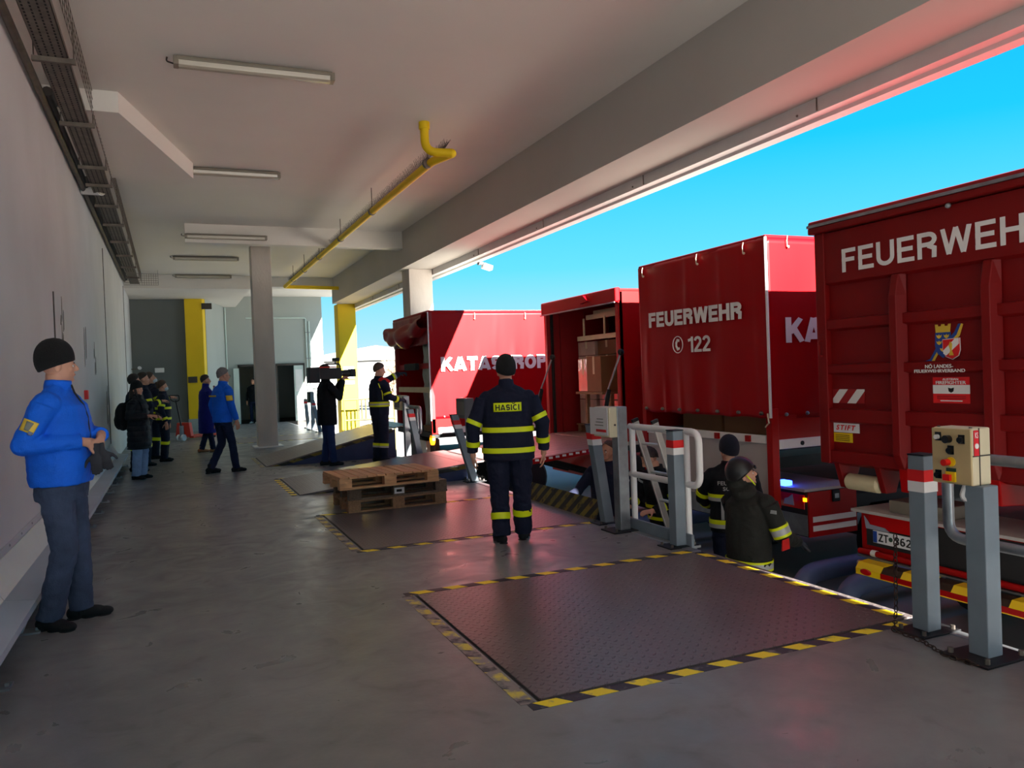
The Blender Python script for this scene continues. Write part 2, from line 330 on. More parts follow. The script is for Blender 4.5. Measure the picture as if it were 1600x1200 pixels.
# ================================================================ the dock hall
GZ = -1.10            # yard level
CEIL = 4.80
WX = -1.14            # left wall plane
EDGE = 4.0            # dock edge
BAYS = [(3.32, 5.37), (7.0, 9.05), (10.84, 12.9), (14.87, 16.87), (21.2, 23.2)]
BX0 = 1.52
def struct(name, mb, m, label, cat, **k):
    return tag(mb.build(name, m, **k), label, cat, kind='structure')
fl = MB(); fl.box(-1.6, BX0, -11, 31, GZ, 0)
ys = [-11.0]+[q for b in BAYS for q in b]+[31.0]
for i in range(0, len(ys), 2): fl.box(BX0, EDGE, ys[i], ys[i+1], GZ, 0)
for a, b in BAYS: fl.box(BX0, EDGE-.02, a, b, GZ, -0.55)
struct('floor', fl, M['floor'], 'polished grey concrete loading dock floor', 'floor')
fe = MB()
for i in range(0, len(ys), 2): fe.box(EDGE-.07, EDGE+.012, ys[i]+.005, ys[i+1]-.005, -.16, .006)
struct('trim_1', fe, M['galv'], 'steel angle along the dock edge', 'edge trim', bevel=.004)
gy = MB(); gy.box(EDGE-.02, 260, -120, 320, GZ-.3, GZ)
struct('ground_yard', gy, M['yard'], 'pale concrete truck yard below the dock', 'ground')
wl = MB(); wl.box(-1.6, WX, -11, 31, 0, 5.0)
wall_left = struct('wall_left', wl, M['wallgrey'], 'long pale grey wall on the left of the dock', 'wall')
for k, (y, z0, z1) in enumerate([(3.2, .4, 4.4), (9.77, 1.35, 2.62), (17.3, .4, 4.3), (24.5, 0.0, 4.4)]):
    MB().box(WX, WX+.012, y-.012, y+.012, z0, z1).build('panel_joint', M['cable'], wall_left)
# peeled strips and scuffs on the wall
peel = MB()
random.seed(3)
for y, z, n in [(10.5, 2.3, 5), (13.1, 2.2, 4), (14.6, 1.9, 4), (16.9, 1.2, 5)]:
    for q in range(n):
        zz = z+random.uniform(-.35, .3); yy = y+random.uniform(-.15, .15); h = random.uniform(.12, .4); b = random.uniform(.02, .06)
        peel.prism([(yy-b, zz-h/2), (yy+b*.6, zz-h*.35), (yy+b, zz+h*.4), (yy+.2*b, zz+h/2), (yy-b*.5, zz+h*.1)], WX, WX+.004, 'x')
peel.build('peeled_patch', M['cable'], wall_left)
ce = MB(); ce.box(-1.6, 5.9, -11, 26.0, CEIL, CEIL+.25); ce.box(-1.6, 5.9, 26.0, 31, CEIL, CEIL+.25)
struct('ceiling', ce, M['plaster'], 'off white plaster ceiling over the dock', 'ceiling')
bm_ = MB(); bm_.box(4.86, 5.58, -11, 25.4, 3.99, CEIL)
struct('beam_long', bm_, M['beam'], 'deep plastered beam running above the dock edge', 'beam')
fa = MB(); fa.prism([(5.58, 3.86), (5.70, 3.86), (5.72, 3.83), (5.86, 3.83), (5.86, CEIL+.25), (5.58, CEIL+.25)], -11, 27.5, 'y')
struct('trim_2', fa, M['white_trim'], 'pale metal fascia along the outer roof edge', 'fascia')
ro = MB()
for k in range(13):
    y = -9+k*2.9
    ro.box(5.572, 5.582, y-.006, y+.006, 3.87, 4.0); ro.ball((5.576, y+.25, 3.9), .012)
ro.build('joint_screws', M['darkgalv'], bpy.data.objects['trim_2'])
so = MB(); so.prism([(WX, 9.6), (-.41, 9.6), (.42, 12.37), (.42, 12.6), (WX, 12.6)], 4.57, CEIL, 'z')
struct('ceiling_soffit', so, M['plaster'], 'boxed plaster drop beside the cable trays, nearest', 'soffit')
so = MB(); so.box(0.37, 4.86, 17.0, 17.25, 4.42, CEIL)
struct('ceiling_soffit', so, M['plaster'], 'downstand plaster beam across the ceiling before the grey pillar', 'soffit')
so = MB(); so.box(WX, 2.32, 25.0, 31, 4.40, CEIL)
struct('ceiling_soffit', so, M['plaster'], 'lower boxed ceiling at the far left end', 'soffit')
so = MB(); so.box(2.33, 5.6, 25.2, 25.7, 4.50, CEIL)
struct('ceiling_soffit', so, M['plaster'], 'shallow lintel box at the far end beside the yellow pipe', 'soffit')
# far end
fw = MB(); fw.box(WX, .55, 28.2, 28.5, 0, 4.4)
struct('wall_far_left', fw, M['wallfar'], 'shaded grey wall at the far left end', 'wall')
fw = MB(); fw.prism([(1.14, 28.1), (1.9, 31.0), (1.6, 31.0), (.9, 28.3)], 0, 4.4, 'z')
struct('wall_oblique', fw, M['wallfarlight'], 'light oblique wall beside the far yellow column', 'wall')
DY = 31.0
fw = MB()   # door wall with two openings
DO = [(2.35, 3.15), (3.72, 4.52)]
xs = [1.5, 2.35, 3.15, 3.72, 4.98, 8.2]
fw.box(1.5, 2.35, DY, DY+.3, 0, 4.9); fw.box(3.15, 3.72, DY, DY+.3, 0, 4.9); fw.box(4.72, 5.5, DY, DY+.3, 0, 4.9)
fw.box(2.35, 3.15, DY, DY+.3, 2.18, 4.9); fw.box(3.72, 4.72, DY, DY+.3, 2.18, 4.9)
fw.box(1.4, 5.4, DY+3.6, DY+3.7, 0, 3); fw.box(1.3, 1.4, DY+.3, DY+3.7, 0, 3); fw.box(5.4, 5.5, DY+.3, DY+3.7, 0, 3); fw.box(1.3, 5.5, DY+.3, DY+3.7, 3, 3.1)
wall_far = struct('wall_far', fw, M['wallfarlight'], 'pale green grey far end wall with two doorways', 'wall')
ff = MB(); ff.box(1.3, 5.5, DY, DY+3.7, -.2, 0); struct('floor_store', ff, M['cable'], 'dark floor of the room behind the far doorways', 'floor')
rf = MB(); rf.box(-1.6, 5.6, 25, DY+3.8, CEIL+.25, CEIL+.4); struct('roof_slab', rf, M['plaster'], 'roof slab over the far end', 'roof')
# door frames and leaves
d1 = tag(MB().box(3.68, 3.74, DY-.05, DY, 0, 2.2).box(4.70, 4.76, DY-.05, DY, 0, 2.2).box(3.68, 4.76, DY-.05, DY, 2.16, 2.24).build('door_1', M['cable']), 'dark framed right hand doorway with a pale leaf swung open', 'door', kind='structure')
lf = MB().box(4.35, 4.70, DY-.04, DY+.02, 0.02, 2.15).build('door_leaf', M['doorpaint'], d1)
MB().box(4.40, 4.66, DY-.055, DY-.041, .25, 1.0).box(4.40, 4.66, DY-.055, DY-.041, 1.15, 2.0).build('door_panel', M['white'], lf)
d2 = tag(MB().box(2.31, 2.37, DY-.05, DY, 0, 2.2).box(3.13, 3.19, DY-.05, DY, 0, 2.2).box(2.31, 3.19, DY-.05, DY, 2.16, 2.24).build('door_2', M['cable']), 'dark framed doorway half hidden by the grey pillar', 'door', kind='structure')
lf = MB().box(2.14, 2.34, DY-.12, DY-.06, 0.02, 2.1).build('door_leaf', M['doorpaint'], d2)
# columns
c = MB().box(1.84, 2.29, 19.33, 19.78, 0, CEIL)
cp = tag(c.build('pillar', M['concrete'], bevel=.012), 'free standing bare concrete pillar in the dock aisle', 'pillar', kind='structure')
MB().box(1.74, 2.40, 19.23, 19.88, 0, .03).build('base_kerb', M['white'], cp)
tag(MB().box(5.02, 5.57, 17.12, 17.7, GZ, 3.99).build('pillar', M['concrete'], bevel=.012), 'concrete pillar at the roof edge behind the far open truck', 'pillar', kind='structure')
yc = tag(MB().box(5.02, 5.60, 25.4, 26.0, GZ, 3.99).build('pillar', M['yellow'], bevel=.01), 'yellow painted pillar at the far end of the dock edge', 'pillar', kind='structure')
yf = tag(MB().prism([(.5, 27.95), (1.04, 27.95), (1.14, 28.12), (1.14, 28.4), (.5, 28.4)], .42, 4.4, 'z').build('pillar', M['yellow']), 'yellow painted corner pillar in the shade at far left', 'pillar', kind='structure')
MB().prism([(.48, 27.93), (1.05, 27.93), (1.16, 28.12), (1.16, 28.42), (.48, 28.42)], 0, .42, 'z').build('pillar_base', M['wallfarlight'], yf)
for px_, z in ((.60, 1.62), (1.02, 4.05)):
    s_ = tag(MB().box(px_-.08 if z < 3 else px_, px_+.2 if z < 3 else px_+.32, 27.90, 27.93, z, z+.2).build('sign_plate', M['cable']), 'small dark sign plate on the shaded yellow pillar' if z < 3 else 'dark sign at the top corner of the shaded yellow pillar', 'sign')
# arrow sign on the yellow pillar
sg = thing('direction_sign', 'grey square sign with white turning arrow on yellow pillar', 'sign', (5.30, 25.385, 1.60))
MB().box(-.17, .17, -.01, .008, -.05, .36).build('sign_panel', M['signgrey'], sg)
ar = MB()
ar.prism([(-.07, .06), (-.025, .06), (-.02, .18), (.02, .21), (.02, .17), (.10, .245), (.02, .32), (.02, .275), (-.04, .25), (-.07, .19)], -.016, -.010, 'y')
ar.build('arrow', M['textwhite'], sg); MB().box(-.13, .13, -.016, -.010, -.025, .005).build('text_line', M['textwhite'], sg)
sg = thing('number_sign', 'narrow grey sign below the arrow sign on yellow pillar', 'sign', (5.30, 25.385, 1.38))
MB().box(-.17, .17, -.01, .008, 0, .12).build('sign_panel', M['signgrey'], sg); MB().box(-.13, -.07, -.016, -.01, .03, .09).build('red_mark', M['bandred'], sg); MB().box(-.03, .14, -.016, -.01, .04, .08).build('text_line', M['textwhite'], sg)
# wall pipes at the far wall
pp = thing('wall_pipe', 'thin pale vertical pipe pair on the far wall beside the doorway', 'pipe', (4.86, DY-.06, 0))
MB().tube(bend([(-2.2, 0, 3.98), (0, 0, 3.98), (0, 0, 1.2)], .08), .025).build('pipe', M['doorpaint'], pp, smooth=True)
MB().tube([(.12, 0, 3.85), (.12, 0, .55)], .025).build('pipe', M['doorpaint'], pp, smooth=True)
for z in (1.4, 2.4, 3.4): MB().box(-.04, .16, -.03, .05, z, z+.03).build('clamp', M['galv'], pp)
pp = tag(MB().tube([(1.93, DY-.06, 0), (1.93, DY-.06, 4.38)], .03).build('wall_pipe', M['doorpaint'], smooth=True), 'single pale pipe in the corner left of the hidden doorway', 'pipe')
bxw = thing('switch_box', 'small pale electrical box on far wall below the pipes', 'box', (5.15, DY-.05, 1.25)); MB().box(-.16, .1, -.06, .05, 0, .35).build('case', M['white'], bxw, bevel=.01); MB().box(-.12, .06, -.07, -.06, .1, .25).build('cover', M['signgrey'], bxw)
fx = thing('floodlight', 'small pale floodlight bracket on the shaded far wall', 'lamp', (-.35, 28.2, 2.05)); MB().box(-.06, .06, -.15, 0, 0, .03).build('bracket', M['darkgalv'], fx); MB().box(-.12, .16, -.3, -.14, -.06, .09).build('housing', M['white'], fx, bevel=.015)
fx = thing('wall_camera', 'small security camera near the far left corner', 'camera', (-1.0, 27.6, 2.1)); MB().box(-.14, .1, -.03, .03, 0, .03).build('bracket', M['darkgalv'], fx); MB().cone((.1, -.2, .05), (.1, .1, .05), .055).build('housing', M['white'], fx, smooth=True)
cb = tag(MB().box(WX, WX+.05, 12.62, 12.76, 1.40, 1.53).build('alarm_button', M['bandred'], bevel=.006), 'small red square alarm box on the left wall', 'alarm')
# ---------------------------------------------------------------- bench shaped guard along the left wall
bg_ = thing('wall_guard', 'pale blue grey sloped sheet metal guard on short feet along the left wall', 'guard', (0, 0, 0))
yy = -2.0; k = 0
while yy < 17.4:
    y1 = min(yy+2.6, 17.5)
    MB().prism([(WX+.003, .385), (WX+.02, .40), (-1.02, .235), (-.845, .215), (-.845, .17), (-.86, .17), (-.87, .195), (-1.03, .21), (WX+.003, .36)], yy+.004, y1-.004, 'y').build('guard_sheet', M['bench'], bg_)
    yy = y1
yy = -1.3
while yy < 17.3:
    MB().prism([(-.87, .17), (-.93, 0.012), (-1.0, 0.012), (-1.0, .2)], yy-.035, yy+.035, 'y').build('foot', M['bench'], bg_)
    MB().box(-1.02, -.83, yy-.06, yy+.06, 0, .012).box(-.86, -.84, yy-.02, yy+.0, .012, .03).build('foot_plate', M['galv'], bg_)
    yy += 1.02
scr = MB()
for i in range(38):
    scr.ball((WX+.008, -1.8+i*.5, .43), .012, nu=8, nv=5)
MB().box(WX, WX+.012, -2, 17.4, .39, .45).build('wall_strip', M['wallgrey'], bg_)
q = scr.build('screws', M['galv'], bg_)
# ---------------------------------------------------------------- cable trays
ct = thing('cable_tray', 'long perforated steel cable tray with cables in the wall and ceiling corner', 'cable tray', (0, 0, 0))
Z0 = 4.47
tr = MB(); tr.box(-.95, -.72, -4, 24.6, Z0, Z0+.006); tr.box(-.95, -.944, -4, 24.6, Z0, Z0+.06); tr.box(-.726, -.72, -4, 24.6, Z0, Z0+.06)
tr.build('tray_channel', M['darkgalv'], ct)
sl = MB()
for row in range(4):
    for i in range(300):
        y = 4.0+i*.06; x = -.93+row*.055
        sl.box(x, x+.014, y, y+.034, Z0-.002, Z0-.0005)
q = sl.build('perforation', M['dark'], ct); q['kind'] = 'stuff'
cb_ = MB()
for i in range(7):
    x = -.93+i*.032; random.seed(i); pts = [(x+random.uniform(-.006, .006), -4+j*1.2, Z0+.03+random.uniform(0, .02)) for j in range(24)]
    MB().tube(pts, .013, 6).build('cable', M['cable'], ct, smooth=True)
MB().tube([(-1.09, -4, 4.55), (-1.09, 24.5, 4.55)], .035, 10).build('conduit', M['darkgalv'], ct, smooth=True)
MB().tube([(-1.04, 9.2, 4.6), (-1.05, 24.5, 4.6)], .05, 10).build('conduit', M['cable'], ct, smooth=True)
for y in [2.0, 4.0, 5.8, 7.9, 9.75, 11.6, 12.6, 14.0, 15.6, 17.4, 19.2, 21.0, 23.0]:
    b_ = MB().box(-1.0, -.66, y-.022, y+.022, Z0-.045, Z0-.003).build('bracket', M['darkgalv'], ct)
    MB().cone((-.985, y, Z0-.02), (-.985, y, CEIL), .006, n=6).cone((-.675, y, Z0-.02), (-.675, y, CEIL), .006, n=6).build('hanger_rod', M['darkgalv'], b_)
rl = MB()   # hanging mesh side between tray and ceiling
for k in range(4): rl.cone((-.66, -4, CEIL-.30+k*.095), (-.66, 24.4, CEIL-.30+k*.095), .003, n=5)
for k in range(190): rl.cone((-.66, -3+k*.145, CEIL-.30), (-.66, -3+k*.145, CEIL-.01), .0028, n=4)
q = rl.build('wire_mesh', M['darkgalv'], ct); q['kind'] = 'stuff'
bk = MB()
for k in range(9): bk.cone((-.70+k*.06, 24.4, 4.42), (-.70+k*.06, 24.4, 4.74), .004, n=4)
for k in range(6): bk.cone((-1.1, 24.4, 4.42+k*.064), (-.22, 24.4, 4.42+k*.064), .004, n=4)
for x in (-.7, -.22): bk.cone((x, 23.6, 4.42), (x, 24.4, 4.42), .005, n=4); bk.cone((x, 23.6, 4.74), (x, 24.4, 4.74), .005, n=4)
q = bk.build('wire_basket_end', M['darkgalv'], ct)
fx = thing('wall_floodlight', 'white tubular floodlight on bracket under the cable tray', 'lamp', (WX, 13.4, 4.50))
MB().box(0, .10, -.04, .04, .06, .14).build('bracket', M['blackmetal'], fx); MB().cone((.02, .05, .08), (.30, -.22, .02), .085, n=14).build('housing', M['white'], fx, smooth=True); MB().cone((.30, -.22, .02), (.315, -.235, .016), .075, n=14).build('lens', M['glass'], fx)
# ---------------------------------------------------------------- fluorescent lamps
LB = [(0.17, 1.69, 8.38, 4.79, 'nearest the camera'), (.40, 1.66, 12.59, 4.79, 'behind the first ceiling drop'), (.39, 1.92, 16.92, 4.58, 'just before the grey pillar'), (.19, 1.70, 21.3, 4.79, 'beyond the grey pillar'), (.25, 1.76, 24.85, 4.79, 'farthest, at the low far ceiling')]
for x0, x1, y, z, w_ in LB:
    L_ = thing('ceiling_lamp', 'long unlit fluorescent ceiling lamp, '+w_, 'lamp', ((x0+x1)/2, y, z), math.radians(-1.2), group='fluorescent ceiling lamps')
    h = (x1-x0)/2
    MB().box(-h, h, -.07, .07, -.04, .0).build('housing', M['lampbody'], L_, bevel=.008)
    MB().prism([(-.065, -.04), (-.055, -.085), (-.025, -.1), (.025, -.1), (.055, -.085), (.065, -.04)], -h+.02, h-.02, 'x').build('diffuser', M['glass'], L_, bevel=.004)
    for s_ in (-1, 1): MB().box(s_*h-.025, s_*h+.025, -.068, .068, -.09, -.005).build('end_cap', M['lampbody'], L_, bevel=.006)
    MB().tube(bend([(-h-.08, .02, -.0), (-h-.09, .05, -.03), (-h-.02, .07, -.04), (h, .075, -.02)], .03), .008, 6).build('supply_cable', M['cable'], L_)
# ---------------------------------------------------------------- yellow gas pipe
gp = thing('gas_pipe', 'yellow pipe hanging under the ceiling with an elbow and bird spikes', 'pipe', (0, 0, 0))
PZ = 4.40
MB().tube(bend([(3.10, 9.62, CEIL+.0), (3.10, 9.62, PZ+.02), (3.42, 9.50, PZ), (3.26, 10.0, PZ), (3.25, 12, PZ)][:3], .16, 8), .055, 14).build('drop_bend', M['yellow'], gp, smooth=True)
MB().tube(bend([(3.36, 9.53, PZ), (3.44, 9.50, PZ), (3.30, 9.95, PZ), (3.27, 13, PZ), (3.25, 24.3, PZ), (4.86, 24.3, PZ-.03)], .07, 6), .055, 14).build('long_run', M['yellow'], gp, smooth=True)
MB().cone((3.10, 9.62, CEIL-.09), (3.10, 9.62, CEIL), .07, n=14).build('ceiling_collar', M['yellow'], gp, smooth=True)
for y in (10.05, 13.2, 15.9, 18.4, 20.6, 22.6):
    c_ = MB().lathe([(.058, -.03), (.068, -.03), (.068, .03), (.058, .03)], (3.265, y, PZ), (0, 1, 0), 14).build('clamp', M['darkgalv'], gp)
    MB().cone((3.265, y, PZ+.05), (3.265, y, CEIL), .008, n=6).build('hanger_rod', M['darkgalv'], c_)
random.seed(5); sp = MB()
for i in range(420):
    y = 9.9+i*.034 if i < 400 else 9.45+(i-400)*.02
    for q_ in (-1, 0, 1):
        sp.cone((3.27+(.05 if i >= 400 else 0), y, PZ+.05), (3.27+q_*.045+(.08 if i >= 400 else 0), y+random.uniform(-.02, .02), PZ+.14+random.uniform(0, .03)), .0016, n=3)
q = sp.build('bird_spikes', M['cable'], gp); q['kind'] = 'stuff'
fx = thing('eave_floodlight', 'small white floodlight under the outer roof edge', 'lamp', (5.95, 14.9, 3.74)); MB().box(-.12, 0, -.03, .03, .04, .1).build('bracket', M['blackmetal'], fx); MB().obox((.08, 0, 0), (.2, .16, .1), Matrix.Rotation(.3, 3, 'Y')).build('housing', M['white'], fx, bevel=.01)
# ---------------------------------------------------------------- dock levelers
def leveler(y0, y1, slope, lbl, tape=True, lip=None, skirt=True):
    """slope: plate rises by slope metres at the dock edge"""
    t = thing('dock_leveler', lbl, 'dock leveler', (BX0, (y0+y1)/2, 0), group='dock levelers')
    L_ = EDGE-BX0-.03; h = (y1-y0)/2-.02; a = math.atan2(slope, L_); R = Matrix.Rotation(-a, 3, 'Y')
    p = MB(); n0 = 0; p.box(.02, L_, -h, h, -.025, .004)
    p.v = [tuple(R@V(v)) for v in p.v]; o = p.build('deck_plate', M['tread'], t)
    e = MB(); e.box(-.01, .02, -h-.015, h+.015, -.12, -.004).box(0, L_, -h-.017, -h-.003, -.12, -.012 if slope < .1 else -.12+.001).box(0, L_, h+.003, h+.017, -.12, -.012 if slope < .1 else -.119)
    e.build('pit_frame', M['blackmetal'], t)
    if slope > .1:
        for s_ in (-1, 1):
            q = MB().prism([(.1, -.03), (L_, -.03), (L_, slope-.03)], s_*(h-.03)-.006, s_*(h-.03)+.006, 'y').build('side_skirt', M['blue_skirt'], t)
            k = MB().box(.05, L_, s_*h-.004, s_*h+.004, -.075, -.02); k.v = [tuple(R@V(v)) for v in k.v]; k.build('edge_stripe', M['lip'], t)
    if lip:
        x1, z1 = lip; d = MB(); zz = slope
        d.prism([(L_-.02, zz+.004), (L_+x1, zz+z1), (L_+x1, zz+z1-.02), (L_-.02, zz-.02)], -h+.02, h-.02, 'y').build('lip', M['lip'] if z1 > .1 else M['tread'], t)
    if tape:
        w_ = .075
        far, near, back = tape
        if near: MB().box(-.06, L_-.1, -h-.02-w_, -h-.02, 0.0005, .0022).build('hazard_tape', near, t)
        if far: MB().box(-.06, L_-.05, h+.02, h+.02+w_, .0005, .0022).build('hazard_tape', far, t)
        if back: MB().box(-.09, -.015, -h-.02, h+.02, .0005, .0022).build('hazard_tape', back, t)
    return t
lv = leveler(*BAYS[0], 0.0, 'flat steel tread plate dock leveler nearest the camera with bright hazard tape', (M['tape_x'], M['tape_worn_x'], M['tape_worn']), lip=(.12, -.02))
lb = MB().box(EDGE-BX0-.09, EDGE-BX0-.02, -.98, .98, .0045, .0065).build('edge_tape', M['tape_y'], lv)
leveler(*BAYS[1], 0.0, 'tread plate dock leveler between the back view firefighter and the pallets', (M['tape_x'], M['tape_worn_x'], M['tape_worn']), lip=(.05, .2))
leveler(*BAYS[2], 0.24, 'slightly raised tread plate leveler bridging to the open truck with cartons', (M['tape_worn_x'], None, M['tape_y']), lip=(.30, .02))
leveler(*BAYS[3], 0.57, 'steeply raised leveler ramp behind the cameraman', (None, None, M['tape_worn']), lip=(.25, .05))
leveler(*BAYS[4], 0.0, 'flat leveler beyond the grey pillar', (M['tape_worn_x'], M['tape_worn_x'], M['tape_worn']))
# ================================================================ posts, rails, ladder, chain
def guard_post(x, y, lbl, h=1.0, lean=(0, 0), m=None, bolts=True):
    t = thing('guard_post', lbl, 'post', (x, y, 0), group='dock guard posts'); a = .052; lx, ly = lean
    def sec(z0, z1, r):
        mb = MB(); p = []
        for z in (z0, z1): p.append([(lx*z-r, ly*z-r, z), (lx*z+r, ly*z-r, z), (lx*z+r, ly*z+r, z), (lx*z-r, ly*z+r, z)])
        return mb.rings(p)
    sec(.012, h, a).build('shaft', m or M['postgrey'], t, bevel=.006)
    sec(h*.855, h*.92, a+.0015).build('red_band', M['bandred'], t); sec(h*.795, h*.855, a+.0015).build('white_band', M['white'], t)
    sec(h, h+.008, a+.002).build('cap', M['blackmetal'], t)
    MB().box(-.15, .15, -.1, .1, 0, .012).build('base_plate', M['blackmetal'], t, bevel=.003)
    for sx_ in (-1, 1):
        for sy_ in (-1, 1): MB().cone((sx_*.115, sy_*.075, .012), (sx_*.115, sy_*.075, .035), .012, n=6).build('bolt', M['darkgalv'], t)
    return t
guard_post(3.875, 3.13, 'upright grey post with red and white bands in front of the number plate')
guard_post(3.965, 5.63, 'upright banded grey post beside the leaning aluminium ladder')
guard_post(3.99, 6.87, 'slightly leaning banded grey post left of the paper covered control box', lean=(-.13, .02))
guard_post(3.97, 10.6, 'strongly leaning banded post left of the back view firefighter', lean=(-.27, .05), h=.98)
guard_post(3.98, 13.25, 'leaning banded post in front of the open far truck', lean=(-.15, .1), h=.98)
guard_post(4.05, 26.0, 'blue grey guard post near the far doorway', lean=(-.08, 0), h=.95)
guard_post(4.03, 23.7, 'blue grey leaning guard post behind the cameraman', lean=(-.2, 0), h=.95)
M['ctrl_front'] = mat('beige_enclosure_front', rgb(190, 168, 122), 0.5, var=0.05)
M['btn_black'] = mat('black_button', rgb(18, 18, 20), 0.3, var=0.1); M['btn_red'] = mat('red_button', rgb(225, 24, 24), 0.35, var=0.05); M['btn_yellow'] = mat('yellow_plate', rgb(240, 200, 20), 0.4, var=0.04)
M['green'] = mat('dark_green_plastic', rgb(26, 60, 44), 0.5, var=0.1); M['sticker'] = mat('red_sticker', rgb(222, 40, 52), 0.4, var=0.03); M['paper'] = mat('white_paper', rgb(230, 230, 232), 0.7, var=0.03)
def control_post(x, y, lbl, box=(-.105, .06, .03, .29, .88, 1.17), m=None, detail=0, postm=None):
    t = thing('control_post', lbl, 'control post', (x, y, 0), group='dock control posts')
    MB().box(-.055, .055, -.055, .055, .012, .885 if detail == 1 else 1.19).build('shaft', postm or M['postgrey'], t, bevel=.006)
    MB().box(-.17, .17, -.13, .13, 0, .014).build('base_plate', M['blackmetal'], t, bevel=.003)
    for sx_ in (-1, 1):
        for sy_ in (-1, 1): MB().cone((sx_*.13, sy_*.1, .012), (sx_*.13, sy_*.1, .04), .014, n=6).build('bolt', M['darkgalv'], t)
    x0, x1, y0, y1, z0, z1 = box
    b = MB().box(x0+.012, x1, y0, y1, z0, z1).build('enclosure', m or M['cream'], t, bevel=.008)
    lid = MB().box(x0, x0+.014, y0, y1, z0+.004, z1-.004).build('front_panel', M['ctrl_front'] if detail == 1 else (m or M['cream']), t, bevel=.004)
    if detail == 1:
        MB().box(x0+.06, x0+.064, y0-.004, y0+.0, z0, z1).box(x0+.012, x1, y0-.004, y0, z0+.15, z0+.156).build('lid_seam', M['cable'], b)
        def P(a, c): return (x0, y1-(y1-y0)*a, z1-(z1-z0)*c)
        def btn(a, c, r, mm, plate=None, d=.022, nm='button'):
            p = P(a, c); r *= .74
            if plate: MB().box(p[0]-.004, p[0], p[1]-.017, p[1]+.017, p[2]-.02, p[2]+.026).build('button_plate', plate, lid)
            return MB().cone((p[0], p[1], p[2]), (p[0]-d, p[1], p[2]), r, n=14).build(nm, mm, lid, smooth=True)
        btn(.18, .17, .017, M['white'], M['btn_black']); btn(.45, .2, .028, M['btn_black'], nm='rotary_switch', d=.03); btn(.78, .2, .02, M['btn_black'], M['btn_black'])
        btn(.5, .4, .02, M['btn_black'], M['btn_black']); btn(.43, .61, .024, M['btn_red'], d=.04, nm='emergency_button'); 
        p = P(.5, .6); MB().cone((p[0], p[1], p[2]), (p[0]-.006, p[1], p[2]), .025, n=16).build('yellow_disc', M['btn_yellow'], lid)
        btn(.16, .85, .018, M['btn_black'], M['btn_black'])
        p = P(.5, .86); MB().box(p[0]-.012, p[0], p[1]-.026, p[1]+.026, p[2]-.026, p[2]+.026).build('switch_frame', M['btn_yellow'], lid); MB().box(p[0]-.006, p[0], p[1]-.026, p[1]+.026, p[2]+.026, p[2]+.044).build('switch_lid', M['green'], lid)
        MB().box(p[0]-.03, p[0]-.01, p[1]-.008, p[1]+.03, p[2]-.02, p[2]+.012).build('red_switch', M['btn_red'], lid)
        st = MB().box(x0+.020, x0+.056, y0-.0045, y0-.002, z1-.14, z1-.01).build('sticker', M['sticker'], b)
        text('KS', M['textwhite'], st, (x0+.028, y0-.0046, z1-.05), (1, 0, 0), (0, 0, 1), .022, .03, depth=.001)
        MB().cone((x0+.038, y0-.004, z1-.09), (x0+.038, y0-.007, z1-.09), .014, n=16).build('sticker_disc', M['textwhite'], st)
        MB().tube(bend([(-.04, .05, z0), (-.05, .07, z0-.07), (-.03, .02, z0-.09), (0, .0, z0-.03)], .04), .017, 8).build('cable_loop', M['white'], t, smooth=True)
        for yy_ in (y0+.02, y1-.02): MB().cone((x0+.03, yy_, z1), (x0+.03, yy_, z1+.006), .008, n=8).build('screw', M['cable'], b)
    elif detail == 2:
        pa = MB().box(x0-.006, x0-.001, y0+.02, y1+.06, z0+.02, z1-.005).build('paper_notice', M['paper'], lid)
        for k in range(3): MB().box(x0-.008, x0-.006, y0+.1, y0+.22+.02*k, z1-.12-.03*k, z1-.112-.03*k).build('text_line', M['signgrey'], pa)
        MB().box(x0-.008, x0-.006, y0+.05, y0+.24, z0+.05, z0+.075).build('red_line', M['tarpdark'] if 'tarpdark' in M else M['bandred'], pa)
        MB().tube(bend([(0, .1, z0), (.0, .12, z0-.3), (.02, .02, z0-.42), (.05, -.05, z0-.42)], .08), .017, 8).build('cable_loop', M['galv'], t, smooth=True)
        MB().cone((x0+.06, y0-.002, z0+.12), (x0+.06, y0-.008, z0+.12), .01, n=8).build('lock', M['cable'], b)
    else:
        MB().box(x0-.003, x0, y0+.03, y1-.03, z0+.05, z1-.05).build('label_plate', M['signgrey'], lid)
    return t
control_post(3.79, 2.72, 'grey post with beige button control box nearest the camera', box=(-.09, .06, -.016, .205, .885, 1.18), detail=1)
control_post(3.92, 6.46, 'grey steel post with cream control box covered by a paper notice', box=(-.14, -.01, -.047, .25, .90, 1.19), detail=2, postm=M['galv'])
M['ctrlgrey'] = mat('grey_enclosure', rgb(96, 98, 100), 0.5, var=0.06)
control_post(4.06, 10.95, 'post with dark grey control box left of the back view firefighter', box=(-.12, .03, -.12, .25, .90, 1.2), m=M['ctrlgrey'])
control_post(4.05, 14.35, 'steel post with cream control box beside the far firefighter', box=(-.1, .05, .05, .5, .92, 1.2), postm=M['galv'])
control_post(4.02, 24.9, 'far control post with dark box behind the cameraman', box=(-.1, .05, .05, .4, .85, 1.2), m=M['green'])
def loop_rail(y0, y1, lbl, m, x=4.1, legs=()):
    t = thing('loop_guard_rail', lbl, 'guard rail', (x, y0, 0), group='bent tube guard rails'); d = y1-y0
    MB().tube(bend([(0, 0, .99), (0, d, .99), (0, d, .53), (0, 0, .53)], .1, 6), .03, 12).build('tube_loop', m, t, smooth=True)
    for l in legs: MB().tube([(0, l-y0, .99), (.0, l-y0, 0.0)], .03, 12).build('tube_leg', m, t, smooth=True)
    for l in legs[:1]: MB().box(-.09, .06, l-y0-.08, l-y0+.08, -.01, .008).build('base_plate', M['galv'], t)
    return t
